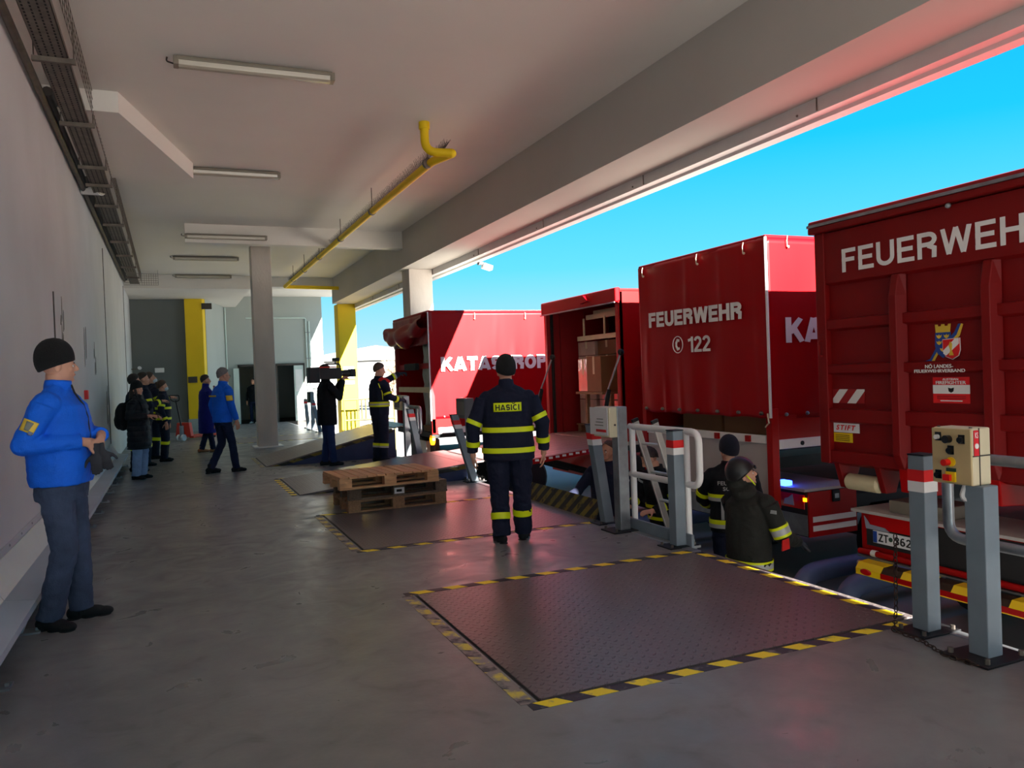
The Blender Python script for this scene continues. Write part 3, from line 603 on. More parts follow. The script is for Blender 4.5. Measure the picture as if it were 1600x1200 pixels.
loop_rail(6.5, 5.42, 'white bent tube guard rail behind the ladder', M['white'], x=4.06, legs=(5.60, 6.46))
loop_rail(1.2, 3.07, 'worn bent tube guard rail behind the nearest control box', M['galv'], x=4.0, legs=(1.4,))
loop_rail(14.3, 13.6, 'bent steel tube guard rail in front of the open far truck', M['galv'], x=4.1, legs=(13.8,))
kp = tag(MB().box(4.013, 4.04, 5.5, 6.6, -.12, .11).build('kick_plate', M['postgrey'], bevel=.004), 'low grey steel kick plate under the white tube rail', 'kick plate')
la = thing('ladder', 'aluminium ladder standing in the yard and leaning on the white tube rail', 'ladder', (4.2, 6.42, GZ))
top = V((-.02, 0, 2.14)); bot = V((.66, 0, 0))
M['alu'] = mat('aluminium', rgb(196, 196, 190), 0.38, metal=0.7, var=0.08)
dirn = (top-bot).normalized(); RR = Matrix((dirn.cross(V((0, 1, 0))), V((0, 1, 0)), dirn)).transposed()
for s_ in (-1, 1):
    MB().obox((top+bot)/2+V((0, s_*.17, 0)), (.065, .025, (top-bot).length), RR).build('stile', M['alu'], la, bevel=.004)
    MB().obox(top+V((0, s_*.17, 0)), (.07, .03, .03), RR).build('end_cap', M['black'], la)
    MB().obox(bot+V((0, s_*.17, 0.015)), (.08, .035, .03)).build('rubber_foot', M['black'], la)
for k in range(7):
    p = bot.lerp(top, .08+k*.135); MB().cone(p-V((0, .165, 0)), p+V((0, .165, 0)), .016, n=8).build('rung', M['alu'], la, smooth=True)
# chain
def torus(mb, c, R, r, ax, ell=1.6, u=None, n=10, k=5):
    ax = V(ax).normalized(); u = V(u).normalized(); w_ = ax.cross(u); c = V(c)
    rs = []
    for i in range(n):
        t = 2*math.pi*i/n; p = c+u*math.cos(t)*R*ell+w_*math.sin(t)*R; o = (u*math.cos(t)*R*ell+w_*math.sin(t)*R).normalized()
        rs.append([p+(o*math.cos(2*math.pi*j/k)+ax*math.sin(2*math.pi*j/k))*r for j in range(k)])
    rs.append(rs[0]); mb.rings(rs, cap=False)
ch = MB(); path = [V((3.80, 3.26, .52)), V((3.80, 3.27, .1)), V((3.80, 3.28, .02)), V((3.70, 3.2, .012)), V((3.68, 3.0, .012)), V((3.60, 2.8, .012)), V((3.62, 2.62, .012))]
pos = []; 
for a, b in zip(path, path[1:]):
    n = max(1, int((b-a).length/.034))
    for i in range(n): pos.append((a.lerp(b, i/n), (b-a).normalized()))
for i, (p, d) in enumerate(pos):
    a = d.cross(V((0, 0, 1)) if abs(d.z) < .8 else V((1, 0, 0))).normalized(); b = d.cross(a)
    torus(ch, p, .012, .0035, a if i % 2 else b, 1.7, d)
M['rust'] = mat('rusty_chain', rgb(62, 46, 38), 0.7, metal=0.5, var=0.3, scale=30)
tag(ch.build('chain', M['rust'], smooth=True), 'rusty chain hanging by the banded post and lying on the floor', 'chain')
# yellow/brown side railing at the far pillar
rl = thing('side_railing', 'dark tubular railing in front of the far yellow pillar', 'railing', (4.95, 24.6, 0))
M['brown'] = mat('dark_olive_paint', rgb(86, 78, 40), 0.6, var=0.1)
MB().tube([(0, 0, .9), (1.6, 0, .9)], .03).build('top_rail', M['brown'], rl, smooth=True); MB().tube([(0, 0, .25), (1.6, 0, .25)], .03).build('lower_rail', M['brown'], rl, smooth=True)
for x in (0, .42, .55, .68, 1.6): MB().tube([(x, 0, GZ if x in (0, 1.6) else .25), (x, 0, .9)], .025).build('bar', M['brown'], rl, smooth=True)
# ================================================================ pallets
M['wood_new'] = mat('light_pallet_wood', rgb(206, 158, 112), 0.75, var=0.2, scale=8, bump=0.15, bscale=30, stretch=(1, 6, 6))
M['wood_old'] = mat('grey_weathered_wood', rgb(112, 94, 78), 0.85, var=0.25, scale=8, bump=0.15, bscale=30, stretch=(6, 1, 6))
M['wood_mid'] = mat('brown_pallet_wood', rgb(150, 116, 84), 0.8, var=0.22, scale=8, bump=0.15, bscale=30, stretch=(6, 1, 6))
def pallet(x, y, z, rz, m, lbl, n=11):
    t = thing('pallet', lbl, 'pallet', (x, y, z), rz, group='stacked wooden pallets'); random.seed(int(z*1000)+3)
    for s_ in (-.36, 0, .36): MB().box(-.6, .6, s_-.05, s_+.05, 0, .022).build('bottom_board', m, t)
    for sx_ in (-.5275, 0, .5275):
        for s_ in (-.35, 0, .35): MB().box(sx_-.0725, sx_+.0725, s_-.05, s_+.05, .022, .1).build('block', m, t, bevel=.003)
    for sx_ in (-.5275, 0, .5275): MB().box(sx_-.0725, sx_+.0725, -.4, .4, .1, .122).build('cross_board', m, t)
    if n == 11:   # boards running across the long side, as seen on top
        w_ = 1.2/n
        for i in range(n): MB().box(-.6+i*w_+.006, -.6+(i+1)*w_-.008, -.4, .4, .122, .144+random.uniform(-.001, .002)).build('top_board', m, t, bevel=.002)
    else:
        for yy_, b in ((-.35, .1), (-.175, .1), (0, .145), (.175, .1), (.35, .1)): MB().box(-.6, .6, yy_-b/2, yy_+b/2, .122, .144).build('top_board', m, t, bevel=.002)
    return t
pb = pallet(2.40, 9.42, 0, 0.03, M['wood_mid'], 'bottom pallet of the stack of three, brown wood', 5)
pm = pallet(2.41, 9.42, .146, 0.035, M['wood_old'], 'middle pallet of the stack, dark weathered wood with a white label', 5)
MB().box(-.06, .06, -.404, -.4005, .03, .1).build('label_sticker', M['paper'], pm); MB().box(-.035, .03, -.406, -.404, .05, .08).build('stamp', M['textblack'], pm)
pallet(2.27, 9.30, .292, 0.06, M['wood_new'], 'top pallet of the stack, light new wood')
# ================================================================ pallet jack at the far left
pj = thing('pallet_jack', 'red orange hand pallet jack parked near the far grey wall', 'pallet jack', (.22, 23.7, 0), math.radians(-40), group=None)
M['jackred'] = mat('orange_red_paint', rgb(214, 52, 26), 0.45, var=0.08)
for s_ in (-1, 1):
    MB().box(s_*.19-.075, s_*.19+.075, .15, 1.25, .06, .12).build('fork', M['jackred'], pj, bevel=.01)
    MB().cone((s_*.19-.05, 1.1, .04), (s_*.19+.05, 1.1, .04), .04).build('fork_roller', M['black'], pj, smooth=True)
MB().prism([(-.26, .12), (.26, .12), (.2, .5), (-.2, .5)], .05, .17, 'y').build('frame_head', M['jackred'], pj, bevel=.01)
MB().cone((0, .0, .12), (0, 0, .42), .06).build('pump', M['galv'], pj, smooth=True)
for s_ in (-1, 1): MB().cone((s_*.04, -.02, .09), (s_*.1, -.02, .09), .09, n=16).build('steer_wheel', M['white'], pj, smooth=True)
MB().tube([(0, 0, .35), (.05, -.25, 1.15)], .022).build('handle_bar', M['blackmetal'], pj, smooth=True)
MB().tube(bend([(.05, -.25, 1.10), (-.09, -.27, 1.14), (-.11, -.31, 1.28), (.21, -.31, 1.28), (.19, -.27, 1.14), (.05, -.25, 1.10)], .05), .016).build('grip_loop', M['black'], pj, smooth=True)
# ================================================================ trucks
RED = rgb(186, 6, 14)
def mat_tarp(name, c, rough=.32):
    return mat(name, c, .40, var=0.06, scale=1.2, bump=0.1, bscale=2.2, spec=.16, stretch=(1, 1, .35))
M['tarp'] = mat_tarp('red_tarpaulin', rgb(158, 3, 12)); M['tarpdark'] = mat('dark_red_tarpaulin', rgb(140, 8, 16), .45, var=0.1, scale=2, bump=.15, bscale=4)
M['redpaint'] = mat('red_truck_paint', rgb(164, 6, 7), 0.4, var=0.06, scale=2, spec=0.22)
M['redinner'] = mat('red_box_interior', rgb(150, 10, 18), 0.5, var=0.08)
M['containerred'] = mat('red_container_paint', rgb(122, 5, 6), 0.5, var=0.10, scale=1.6, bump=0.03, bscale=30, spec=0.3)
M['chassis'] = mat('black_chassis', rgb(24, 24, 26), 0.7, var=0.2)
M['greyboard'] = mat('grey_dropside', rgb(178, 172, 168), 0.5, var=0.08, scale=2)
M['lampred'] = mat('red_lamp_lens', rgb(190, 12, 14), 0.2, var=0.05, coat=.5); M['lampgrey'] = mat('grey_lamp_lens', rgb(150, 152, 165), 0.25, var=0.05); M['amber'] = mat('amber_lamp', rgb(255, 150, 20), 0.3, emit=rgb(255, 140, 10), estr=2.0)
M['bluelight'] = mat('blue_flasher', rgb(40, 60, 255), 0.3, emit=(0.02, 0.06, 1.0, 1), estr=9.0)
M['rope'] = mat('pale_rope', rgb(220, 200, 170), 0.8)
M['bouncegrey'] = mat('pale_bounce_sheet', rgb(214, 208, 196), 0.6, var=0.05, scale=1.5)  # for unseen sheets added on red truck roofs to keep bounce light neutral
M['batten'] = mat('cream_batten', rgb(214, 200, 160), 0.55, var=0.06)
M['plan_floor'] = mat('tail_lift_deck', rgb(170, 150, 146), 0.4, metal=0.35, var=0.1, scale=4, bump=.2, bscale=60)
M['chev'] = mat_stripes('red_white_chevrons', rgb(150, 16, 20), rgb(225, 222, 218), (0, 1, 0.9), 0.20, wear=0.0)
M['card'] = mat('cardboard', rgb(176, 128, 88), 0.65, var=0.08, scale=3); M['carddark'] = mat('brown_cardboard', rgb(138, 96, 62), 0.7, var=0.08, scale=3)
M['film'] = mat('shrink_film', rgb(214, 178, 160), 0.14, var=0.12, scale=3, bump=.5, bscale=9, spec=.7)
M['foil'] = mat('grey_wrapped_load', rgb(140, 134, 122), 0.3, var=0.3, scale=5, bump=.8, bscale=7)
def tarp_face(nm, o, ux, uy, w_, h, nrm, parent, m, amp=.012, seed=0, nu=60, nv=40, hem=0.02):
    o, ux, uy, nrm = V(o), V(ux), V(uy), V(nrm)
    def fn(a, b):
        fold = noise.noise(V((a*w_*2.2+seed, b*h*.5, seed)))*amp+max(0, noise.noise(V((a*w_*6+seed*3, b*h*.6, seed+5))))**2*amp*1.6
        fold *= min(1, a*12, (1-a)*12)*(0.35+.9*(1-b)); fold += (noise.noise(V((a*w_*3, seed, 1.7)))*hem*(1-b)**6)
        return o+ux*w_*a+uy*h*b+nrm*fold+uy*(noise.noise(V((a*w_*4, seed, 9)))*.02*(1-b)**12)
    g = MB().grid(fn, nu, nv); return g.build(nm, m, parent, smooth='all', solid=.006)
def wheel(parent, x, y, r=.48, w_=.28):
    o = MB().lathe([(r*.55, -w_/2), (r*.9, -w_/2), (r, -w_*.35), (r, w_*.35), (r*.9, w_/2), (r*.55, w_/2)], (x, y, r), (0, 1, 0), 28).build('wheel', M['black'], parent, smooth=True)
    MB().lathe([(.01, -w_*.3), (r*.25, -w_*.42), (r*.3, -w_*.3), (r*.55, -w_*.46), (r*.58, -w_*.3), (r*.58, w_*.3), (.01, w_*.3)], (x, y, r), (0, 1, 0), 24).build('rim', M['galv'], o, smooth=True)
    return o
def chassis(t, W, L_, x0, z=.95):
    for s_ in (-1, 1): MB().box(x0, L_, s_*.42-.05, s_*.42+.05, z-.28, z).build('chassis_rail', M['chassis'], t)
    MB().box(x0+.1, L_, -W/2+.12, W/2-.12, z, z+.12).build('subframe', M['chassis'], t)
    for xx in (2.0, L_-.6):
        for s_ in (-1, 1): wheel(t, xx, s_*(W/2-.2))
        MB().cone((xx, -W/2+.2, .48), (xx, W/2-.2, .48), .07).build('axle', M['chassis'], t, smooth=True)
def eyelets(t, pts, n):
    for p in pts:
        p = V(p); MB().ball(p, .015, nu=8, nv=6).build('eyelet', M['rope'], t)
        a = V(n).normalized()*.03; MB().tube([p+a*.5, p+V((0, 0, .07))+a*.6, p+V((0, 0, .12))+a*.2], .0055, 5).build('rope', M['rope'], t)
# ---- truck with FEUERWEHR 122 on the rear tarpaulin
X2, Y2a, Y2b = 6.0, 6.71, 9.25; W = Y2b-Y2a
t2 = thing('tarpaulin_truck', 'red tarpaulin truck with FEUERWEHR 122 on its closed rear flap', 'truck', (X2, (Y2a+Y2b)/2, GZ)); h = W/2
zt, zb = 2.93-GZ, .95-GZ
tarp_face('rear_tarpaulin', (0, h, zb), (0, -1, 0), (0, 0, 1), W, zt-zb, (-1, 0, 0), t2, M['tarp'], .03, 3, 90, 50)
tarp_face('side_tarpaulin', (0, -h, zb-.02), (1, 0, 0), (0, 0, 1), 6.6, zt-zb+.02, (0, -1, 0), t2, M['tarp'], .012, 8, 120, 30)
tarp_face('side_tarpaulin', (6.6, h, zb-.02), (-1, 0, 0), (0, 0, 1), 6.6, zt-zb+.02, (0, 1, 0), t2, M['tarp'], .012, 11, 80, 20)
MB().box(0, 6.6, -h+.005, h-.005, zt-.02, zt+.03).build('roof_tarpaulin', M['tarp'], t2, bevel=.015)
MB().box(.06, 6.5, -h+.06, h-.06, zt+.03, zt+.036).build('roof_bounce_sheet', M['bouncegrey'], t2)  # added pale reflector on the roof, out of view, bounces light to the soffit
MB().box(6.5, 6.6, -h+.02, h-.02, zb-.5, zt-.03).build('front_wall', M['redinner'], t2)
for s_ in (-1, 1): MB().box(.0, .1, s_*(h-.04)-.045, s_*(h-.04)+.045, .75-GZ-.8, zb+.1).build('corner_post', M['redpaint'], t2, bevel=.006)
MB().tube([(-.012, -h-.008, zb), (-.012, -h-.008, zt)], .016, 8).build('edge_beading', M['white'], t2, smooth=True)
MB().box(.1, 6.6, -h+.0, -h+.03, .70-GZ, zb+.02).build('side_board', M['redpaint'], t2, bevel=.004); MB().box(.1, 6.6, h-.03, h, .70-GZ, zb).build('side_board', M['redpaint'], t2)
MB().box(.1, 6.6, -h-.01, -h+.03, .60-GZ, .705-GZ).build('side_rail', M['white'], t2, bevel=.004)
for k in range(4): MB().cone((.42+k*.9, -h-.02, .65-GZ), (.42+k*.9, -h+.0, .65-GZ), .025, n=10).build('lashing_hole', M['black'], t2)
MB().box(.12, 6.5, -h+.04, h-.04, .58-GZ, .72-GZ).build('load_floor', M['chassis'], t2)
MB().box(.02, .06, -h+.1, h-.09, -.05-GZ, .66-GZ).build('rear_dropside', M['greyboard'], t2, bevel=.006); MB().box(-.0, .06, -h+.1, h-.09, .66-GZ, .75-GZ).build('dropside_rail', M['white'], t2, bevel=.006)
for y in (-.9, -.35, .4, .9): MB().box(-.03, .0, y-.035, y+.035, .67-GZ, .74-GZ).build('latch', M['redpaint'], t2)
block_text('FEUERWEHR', M['textwhite'], t2, (-.03, 8.975-7.98, 2.09-GZ), (0, -1, -.012), (0, 0, 1), 1.88, .198, t=.23)
block_text('122', M['textwhite'], t2, (-.03, 8.115-7.98, 1.725-GZ), (0, -1, 0), (0, 0, 1), .435, .195, t=.17)
ph = MB(); yc_, zc_ = 8.325-7.98, 1.832-GZ
torus(ph, (-.04, yc_, zc_), .105, .006, (1, 0, 0), 1.0, (0, 0, 1), n=28, k=6)
ph.prism([(yc_+.0-.035, zc_-.06), (yc_+.01, zc_-.075), (yc_+.045, zc_-.02), (yc_+.045, zc_+.03), (yc_+.01, zc_+.075), (yc_-.035, zc_+.065), (yc_-.03, zc_+.035), (yc_+.0, zc_+.04), (yc_+.018, zc_+.015), (yc_+.018, zc_-.015), (yc_, zc_-.04), (yc_-.03, zc_-.035)], -.044, -.036, 'x')
ph.build('telephone_symbol', M['textwhite'], t2)
block_text('KATASTROP', M['textwhite'], t2, (.23, -h-.016, 1.77-GZ), (1, 0, 0), (0, 0, 1), 2.35, .28, t=.26, gap=.07)
eyelets(t2, [(-.03, y, zt-.13) for y in (-.95, -.1, 1.1)]+[(.3, -h-.02, zt-.1)], (-1, 0, 0))
for k in range(7): MB().ball((-.03, -h+.12+k*.38, zb+.05), .022, .03, .022, nu=8, nv=6).build('hem_ring', M['darkgalv'], t2)
for k in range(6): MB().ball((.2+k*.3, -h-.02, zb+.03), .022, nu=8, nv=6).build('hem_ring', M['galv'], t2)
MB().tube([(-.03, -h+.02, zb+.05), (-.05, -h-.02, zb-.05), (-.03, -h+.06, zb-.1)], .009, 5).build('tie_rope', M['rope'], t2)
for s_ in (-.6, .25): MB().box(.3, 1.3, s_-.3, s_+.5, .72-GZ, .98-GZ).build('cargo_block', M['carddark'], t2)
# rear lamp carrier and side locker below the bed
cx0 = .28
MB().box(cx0, .98, -h+.05-.25, h-.3, -.36-GZ, .14-GZ).build('rear_locker', M['chassis'], t2, bevel=.006)
lk = MB().box(cx0+.01, .99, -h-.215, -h-.19, -.36-GZ, .13-GZ).build('locker_side_panel', M['redpaint'], t2)
for z in (-.30, -.20): MB().box(cx0+.06, .97, -h-.222, -h-.216, z-GZ, z+.06-GZ).build('white_stripe', M['textwhite'], lk)
MB().box(.62, .73, -h-.235, -h-.216, .0-GZ, .13-GZ).build('handle_recess', M['black'], lk, bevel=.008); MB().box(.645, .705, -h-.24, -h-.234, .04-GZ, .09-GZ).build('handle', M['galv'], lk)
MB().box(cx0-.05, 1.05, -h-.22, h-.28, .14-GZ, .17-GZ).build('locker_lid', M['greyboard'], t2)
MB().box(cx0-.012, cx0, -h-.17, -h+.3, -.06-GZ, .10-GZ).build('tail_lamp', M['lampred'], t2, bevel=.005)
MB().prism([(-h-.02, -.03-GZ), (-h+.14, -.03-GZ), (-h+.12, .03-GZ), (-h+.06, .05-GZ), (-h+.0, .09-GZ)], cx0-.018, cx0-.012, 'x').build('tail_lamp_insert', M['lampgrey'], t2)
MB().box(cx0-.02, cx0, -h-.2, -h-.16, .03-GZ, .07-GZ).build('marker_lamp', M['amber'], t2)
MB().box(cx0-.005, cx0, -h-.2, h-.35, -.35-GZ, -.12-GZ).build('rear_skirt', M['galv'], t2)
MB().box(cx0-.06, cx0+.05, -h+.06, -h+.2, .175-GZ, .23-GZ).build('blue_flashing_light', M['bluelight'], t2, bevel=.01)
MB().box(cx0-.015, cx0-.002, -h+.42, -h+.6, -.03-GZ, .1-GZ).build('rear_plate', M['black'], t2)
text('CD', M['textwhite'], t2, (cx0-.016, -h+.56, .0-GZ), (0, -1, 0), (0, 0, 1), .06, .07)
chassis(t2, W, 6.6, .5)
# ---- red container truck (right)
X1, Y1a, Y1b = 5.6, 3.1, 5.6; W = 2.5; h = 1.25
t1 = thing('container_truck', 'red ribbed steel container truck with FEUERWEHR and a crest on its tailgate', 'truck', (X1, 4.35, GZ)); B = lambda y: y-4.35; Zz = lambda z: z-GZ
MB().box(.08, 6.4, -h+.02, h-.02, Zz(.62), Zz(2.78)).build('container_body', M['containerred'], t1, bevel=.01)
MB().box(.05, .09, -h, h, Zz(.62), Zz(2.74)).build('tailgate_sheet', M['containerred'], t1)
for a, b, nm in ((2.25, 2.74, 'top_board'), (.60, .727, 'bottom_rail'), (1.83, 1.937, 'cross_rail'), (1.424, 1.523, 'cross_rail'), (.977, 1.114, 'cross_rail')):
    MB().prism([(.09, Zz(a)-.02), (.0, Zz(a)+.015), (.0, Zz(b)-.01), (.06, Zz(b)+.0), (.09, Zz(b)+.01)], -h+.002, h-.002, 'y').build(nm, M['containerred'], t1, bevel=.004)
for ya, yb in ((5.6, 5.49), (3.21, 3.1)): MB().box(-.012, .09, B(yb), B(ya), Zz(.60), Zz(2.74)).build('edge_post', M['containerred'], t1, bevel=.008)
for yc_ in (4.725, 3.91):
    MB().prism([(B(yc_)-.075, .03), (B(yc_)-.035, -.055), (B(yc_)+.035, -.055), (B(yc_)+.075, .03)][::1], Zz(.66), Zz(2.23), 'z') and None
    q = MB(); P0 = [(.04, B(yc_)-.075), (-.05, B(yc_)-.035), (-.05, B(yc_)+.035), (.04, B(yc_)+.075)]
    q.rings([[(max(x, -.004), y, Zz(.62)) for x, y in P0], [(x, y, Zz(.74)) for x, y in P0], [(x, y, Zz(2.08)) for x, y in P0], [(max(x, -.006), y, Zz(2.26)) for x, y in P0]]).build('vertical_rib', M['containerred'], t1, bevel=.006)
MB().box(-.05, 6.5, -h-.04, h+.04, Zz(2.74), Zz(2.80)).build('roof_rim', M['containerred'], t1, bevel=.01); MB().box(-.06, -.035, -h-.04, h+.04, Zz(2.80), Zz(2.825)).build('rim_strip', M['galv'], t1)
MB().box(-.05, 6.5, -h-.04, h+.04, Zz(2.80), Zz(2.86)).build('roof_tarpaulin', M['tarpdark'], t1, bevel=.02)
MB().ball((-.03, B(4.2), Zz(2.72)), .022).build('ring', M['galv'], t1)
for y in (5.47, 5.40): MB().tube(bend([(-.01, B(5.54), Zz(1.60)), (-.05, B(5.54), Zz(1.60)), (-.05, B(5.54), Zz(1.74)), (-.01, B(5.54), Zz(1.74))], .02), .01, 6).build('grab_handle', M['containerred'], t1) if y > 5.45 else None
block_text('FEUERWEHR', M['textwhite'], t1, (-.003, B(5.28), Zz(2.345)), (0, -1, 0), (0, 0, 1), 1.86, .208, t=.17, gap=.14)
def sticker(y0, y1, z0, z1, m, nm='sticker', x=.046, th=.004, par=None): return MB().box(x-th, x, B(min(y0, y1)), B(max(y0, y1)), Zz(z0), Zz(z1)).build(nm, m, par or t1)
q = sticker(5.48, 5.118, 1.16, 1.288, M['chev'], 'chevron_strip')
q = sticker(5.483, 5.187, .89, .985, M['paper'], 'maker_plate'); text('STIFT', M['bandred'], q, (.040, B(5.45), Zz(.912)), (0, -1, 0), (0, 0, 1), .225, .048, shear=.25, bold=.03, depth=.002, spacing=1.3)
q = sticker(5.483, 5.266, .80, .885, M['btn_yellow'], 'yellow_notice')
for k in range(4): MB().box(.038, .0415, B(5.46), B(5.30), Zz(.815+k*.016), Zz(.819+k*.016)).build('text_line', M['textblack'], q)
# crest: mural crown shield, ribbon and small shield
M['crestblue'] = mat('crest_blue', rgb(30, 70, 150), .5, var=.05); M['crestyellow'] = mat('crest_yellow', rgb(226, 190, 60), .5, var=.05)
em = thing('crest', None, None); em.parent = t1
def poly(pts, m, nm, x0, th=.003):
    return MB().prism([(B(y), Zz(z)) for y, z in pts], x0-th, x0, 'x').build(nm, m, em)
poly([(4.50, 1.52), (4.455, 1.535), (4.40, 1.62), (4.385, 1.60), (4.44, 1.52)], M['crestblue'], 'ribbon', .046)
poly([(4.47, 1.515), (4.44, 1.52), (4.385, 1.60), (4.375, 1.585), (4.42, 1.51)], M['crestyellow'], 'ribbon_edge', .046)
poly([(4.28, 1.70), (4.235, 1.74), (4.20, 1.805), (4.175, 1.805), (4.215, 1.72), (4.26, 1.68)], M['crestblue'], 'ribbon', .046)
poly([(4.26, 1.68), (4.215, 1.72), (4.175, 1.805), (4.158, 1.80), (4.19, 1.71), (4.24, 1.665)], M['crestyellow'], 'ribbon_edge', .046)
poly([(4.40, 1.745), (4.265, 1.745), (4.262, 1.64), (4.285, 1.58), (4.335, 1.54), (4.385, 1.58), (4.405, 1.64)], M['crestblue'], 'blue_shield', .044)
poly([(4.395, 1.745), (4.27, 1.745), (4.265, 1.78), (4.262, 1.81), (4.285, 1.81), (4.288, 1.795), (4.315, 1.795), (4.317, 1.81), (4.345, 1.81), (4.347, 1.795), (4.373, 1.795), (4.376, 1.81), (4.40, 1.81), (4.398, 1.78)], M['crestyellow'], 'mural_crown', .044)
for yy_, zz_ in ((4.365, 1.715), (4.30, 1.715), (4.365, 1.665), (4.335, 1.61)):
    poly([(yy_+.025, zz_+.012), (yy_+.008, zz_+.004), (yy_, zz_+.016), (yy_-.008, zz_+.004), (yy_-.025, zz_+.012), (yy_-.018, zz_-.008), (yy_, zz_-.02), (yy_+.018, zz_-.008)], M['crestyellow'], 'eagle', .040, .002)
S0 = [(4.335, 1.69), (4.182, 1.695), (4.18, 1.60), (4.195, 1.555), (4.25, 1.525), (4.31, 1.55), (4.335, 1.60)]
poly(S0, M['textwhite'], 'shield_outline', .040); cc = (4.258, 1.61)
poly([(cc[0]+(a-cc[0])*.93, cc[1]+(b-cc[1])*.93) for a, b in S0], M['bandred'], 'red_shield', .037)
poly([(4.325, 1.60), (4.225, 1.688), (4.19, 1.688), (4.19, 1.65), (4.30, 1.56), (4.325, 1.575)], M['textwhite'], 'white_bend', .034)
poly([(4.262, 1.67), (4.245, 1.65), (4.25, 1.60), (4.235, 1.56), (4.275, 1.56), (4.262, 1.60), (4.275, 1.64)], M['crestyellow'], 'flame', .031)
text('NÖ LANDES-', M['textwhite'], t1, (-.003, B(4.464), Zz(1.462)), (0, -1, 0), (0, 0, 1), .246, .036, depth=.003, bold=.012)
text('FEUERWEHRVERBAND', M['textwhite'], t1, (-.003, B(4.565), Zz(1.427)), (0, -1, 0), (0, 0, 1), .448, .026, depth=.003, bold=.012)
sticker(4.435, 4.117, 1.326, 1.388, M['bandred'], 'flag_red'); sticker(4.435, 4.117, 1.256, 1.326, M['textwhite'], 'flag_white'); sticker(4.435, 4.117, 1.18, 1.256, M['bandred'], 'flag_red')
text('FIREFIGHTER', M['textwhite'], t1, (.040, B(4.405), Zz(1.332)), (0, -1, 0), (0, 0, 1), .26, .026, depth=.003, bold=.01); text('AUSTRIAN', M['textwhite'], t1, (.040, B(4.345), Zz(1.363)), (0, -1, 0), (0, 0, 1), .135, .017, depth=.003)
MB().prism([(B(4.30), Zz(1.305)), (B(4.275), Zz(1.298)), (B(4.25), Zz(1.305)), (B(4.255), Zz(1.275)), (B(4.275), Zz(1.265)), (B(4.295), Zz(1.275))], .040, .042, 'x').build('eagle_mark', M['textblack'], t1)
MB().box(.040, .042, B(4.37), B(4.18), Zz(1.196), Zz(1.204)).build('text_line', M['textwhite'], t1)
for k in (0, 1): MB().box(.040, .042, B(4.40), B(4.15), Zz(1.232-.015*k), Zz(1.237-.015*k)).build('text_line', M['tarpdark'], t1)
# underside: roller, brackets, lamp box, plate, bumper
for (y0, y1) in ((5.43, 5.04), (3.66, 3.27)):
    rl_ = MB().lathe([(.001, 0), (.05, .004), (.075, .03), (.075, y0-y1-.03), (.05, y0-y1-.004), (.001, y0-y1)], (.14, B(y1), Zz(.43)), (0, 1, 0), 18).build('roller', M['batten'], t1, smooth=True)
    for y in (y0+.02, y1-.045): MB().prism([(.02, Zz(.62)), (.32, Zz(.62)), (.22, Zz(.37)), (.10, Zz(.37))], B(y)-.03, B(y)+.03, 'y').build('roller_bracket', M['containerred'], t1, bevel=.006)
for y in (4.62, 4.0): MB().prism([(.0, Zz(.62)), (.4, Zz(.62)), (.3, Zz(.40)), (.02, Zz(.42))], B(y)-.13, B(y)+.13, 'y').build('hinge_lug', M['redpaint'], t1, bevel=.008)
MB().box(.12, .6, B(3.25), B(5.27), Zz(-.17), Zz(.17)).build('lamp_box', M['redpaint'], t1, bevel=.008); MB().box(.05, .7, B(3.2), B(5.32), Zz(.175), Zz(.20)).build('lamp_box_lid', M['greyboard'], t1)
MB().box(.15, .55, B(4.45), B(4.99), Zz(.20), Zz(.31)).build('tool_case', M['lampbody'], t1, bevel=.008)
MB().box(.108, .12, B(4.72), B(5.17), Zz(.04), Zz(.16)).build('tail_lamp', M['lampred'], t1); MB().prism([(B(5.22), Zz(.14)), (B(5.16), Zz(.07)), (B(5.0), Zz(.06)), (B(4.95), Zz(.03)), (B(5.2), Zz(.03))], .10, .108, 'x').build('tail_lamp_insert', M['lampgrey'], t1)
MB().box(.112, .12, B(3.3), B(4.70), Zz(-.16), Zz(.15)).build('dark_recess', M['chassis'], t1)
MB().box(.106, .12, B(4.60), B(5.2), Zz(-.12), Zz(.035)).build('plate_holder', M['chassis'], t1)
pl = MB().box(.098, .106, B(4.62), B(5.125), Zz(-.085), Zz(.025)).build('number_plate', M['paper'], t1, bevel=.003)
MB().box(.095, .098, B(5.08), B(5.12), Zz(-.08), Zz(.02)).build('blue_field', M['crestblue'], pl)
block_text('ZT', M['textblack'], pl, (.097, B(5.06), Zz(-.065)), (0, -1, 0), (0, 0, 1), .10, .07, t=.16); MB().cone((.098, B(4.935), Zz(-.03)), (.094, B(4.935), Zz(-.03)), .02, n=12).build('seal', M['green'], pl)
block_text('362', M['textblack'], pl, (.097, B(4.895), Zz(-.065)), (0, -1, 0), (0, 0, 1), .165, .07, t=.16, gap=.16)
MB().tube([(.08, B(5.26), Zz(-.18)), (.08, B(3.2), Zz(-.18))], .028, 10).build('red_bar', M['redpaint'], t1, smooth=True); MB().cone((.08, B(5.12), Zz(-.18)), (.08, B(5.07), Zz(-.18)), .031, n=12).build('white_band', M['white'], t1)
MB().box(.05, .5, B(3.2), B(5.26), Zz(-.225), Zz(-.212)).build('step_sheet', M['galv'], t1)
bp = MB().prism([(-.1, Zz(-.335)), (-.1, Zz(-.29)), (-.06, Zz(-.24)), (.05, Zz(-.235)), (.05, Zz(-.335))], B(3.15), B(5.14), 'y').build('bumper_bar', M['rust'], t1)
MB().box(-.104, -.1, B(3.15), B(4.88), Zz(-.33), Zz(-.285)).build('red_strip', M['redpaint'], bp); MB().box(-.104, -.1, B(3.15), B(4.88), Zz(-.338), Zz(-.33)).build('yellow_line', M['btn_yellow'], bp)
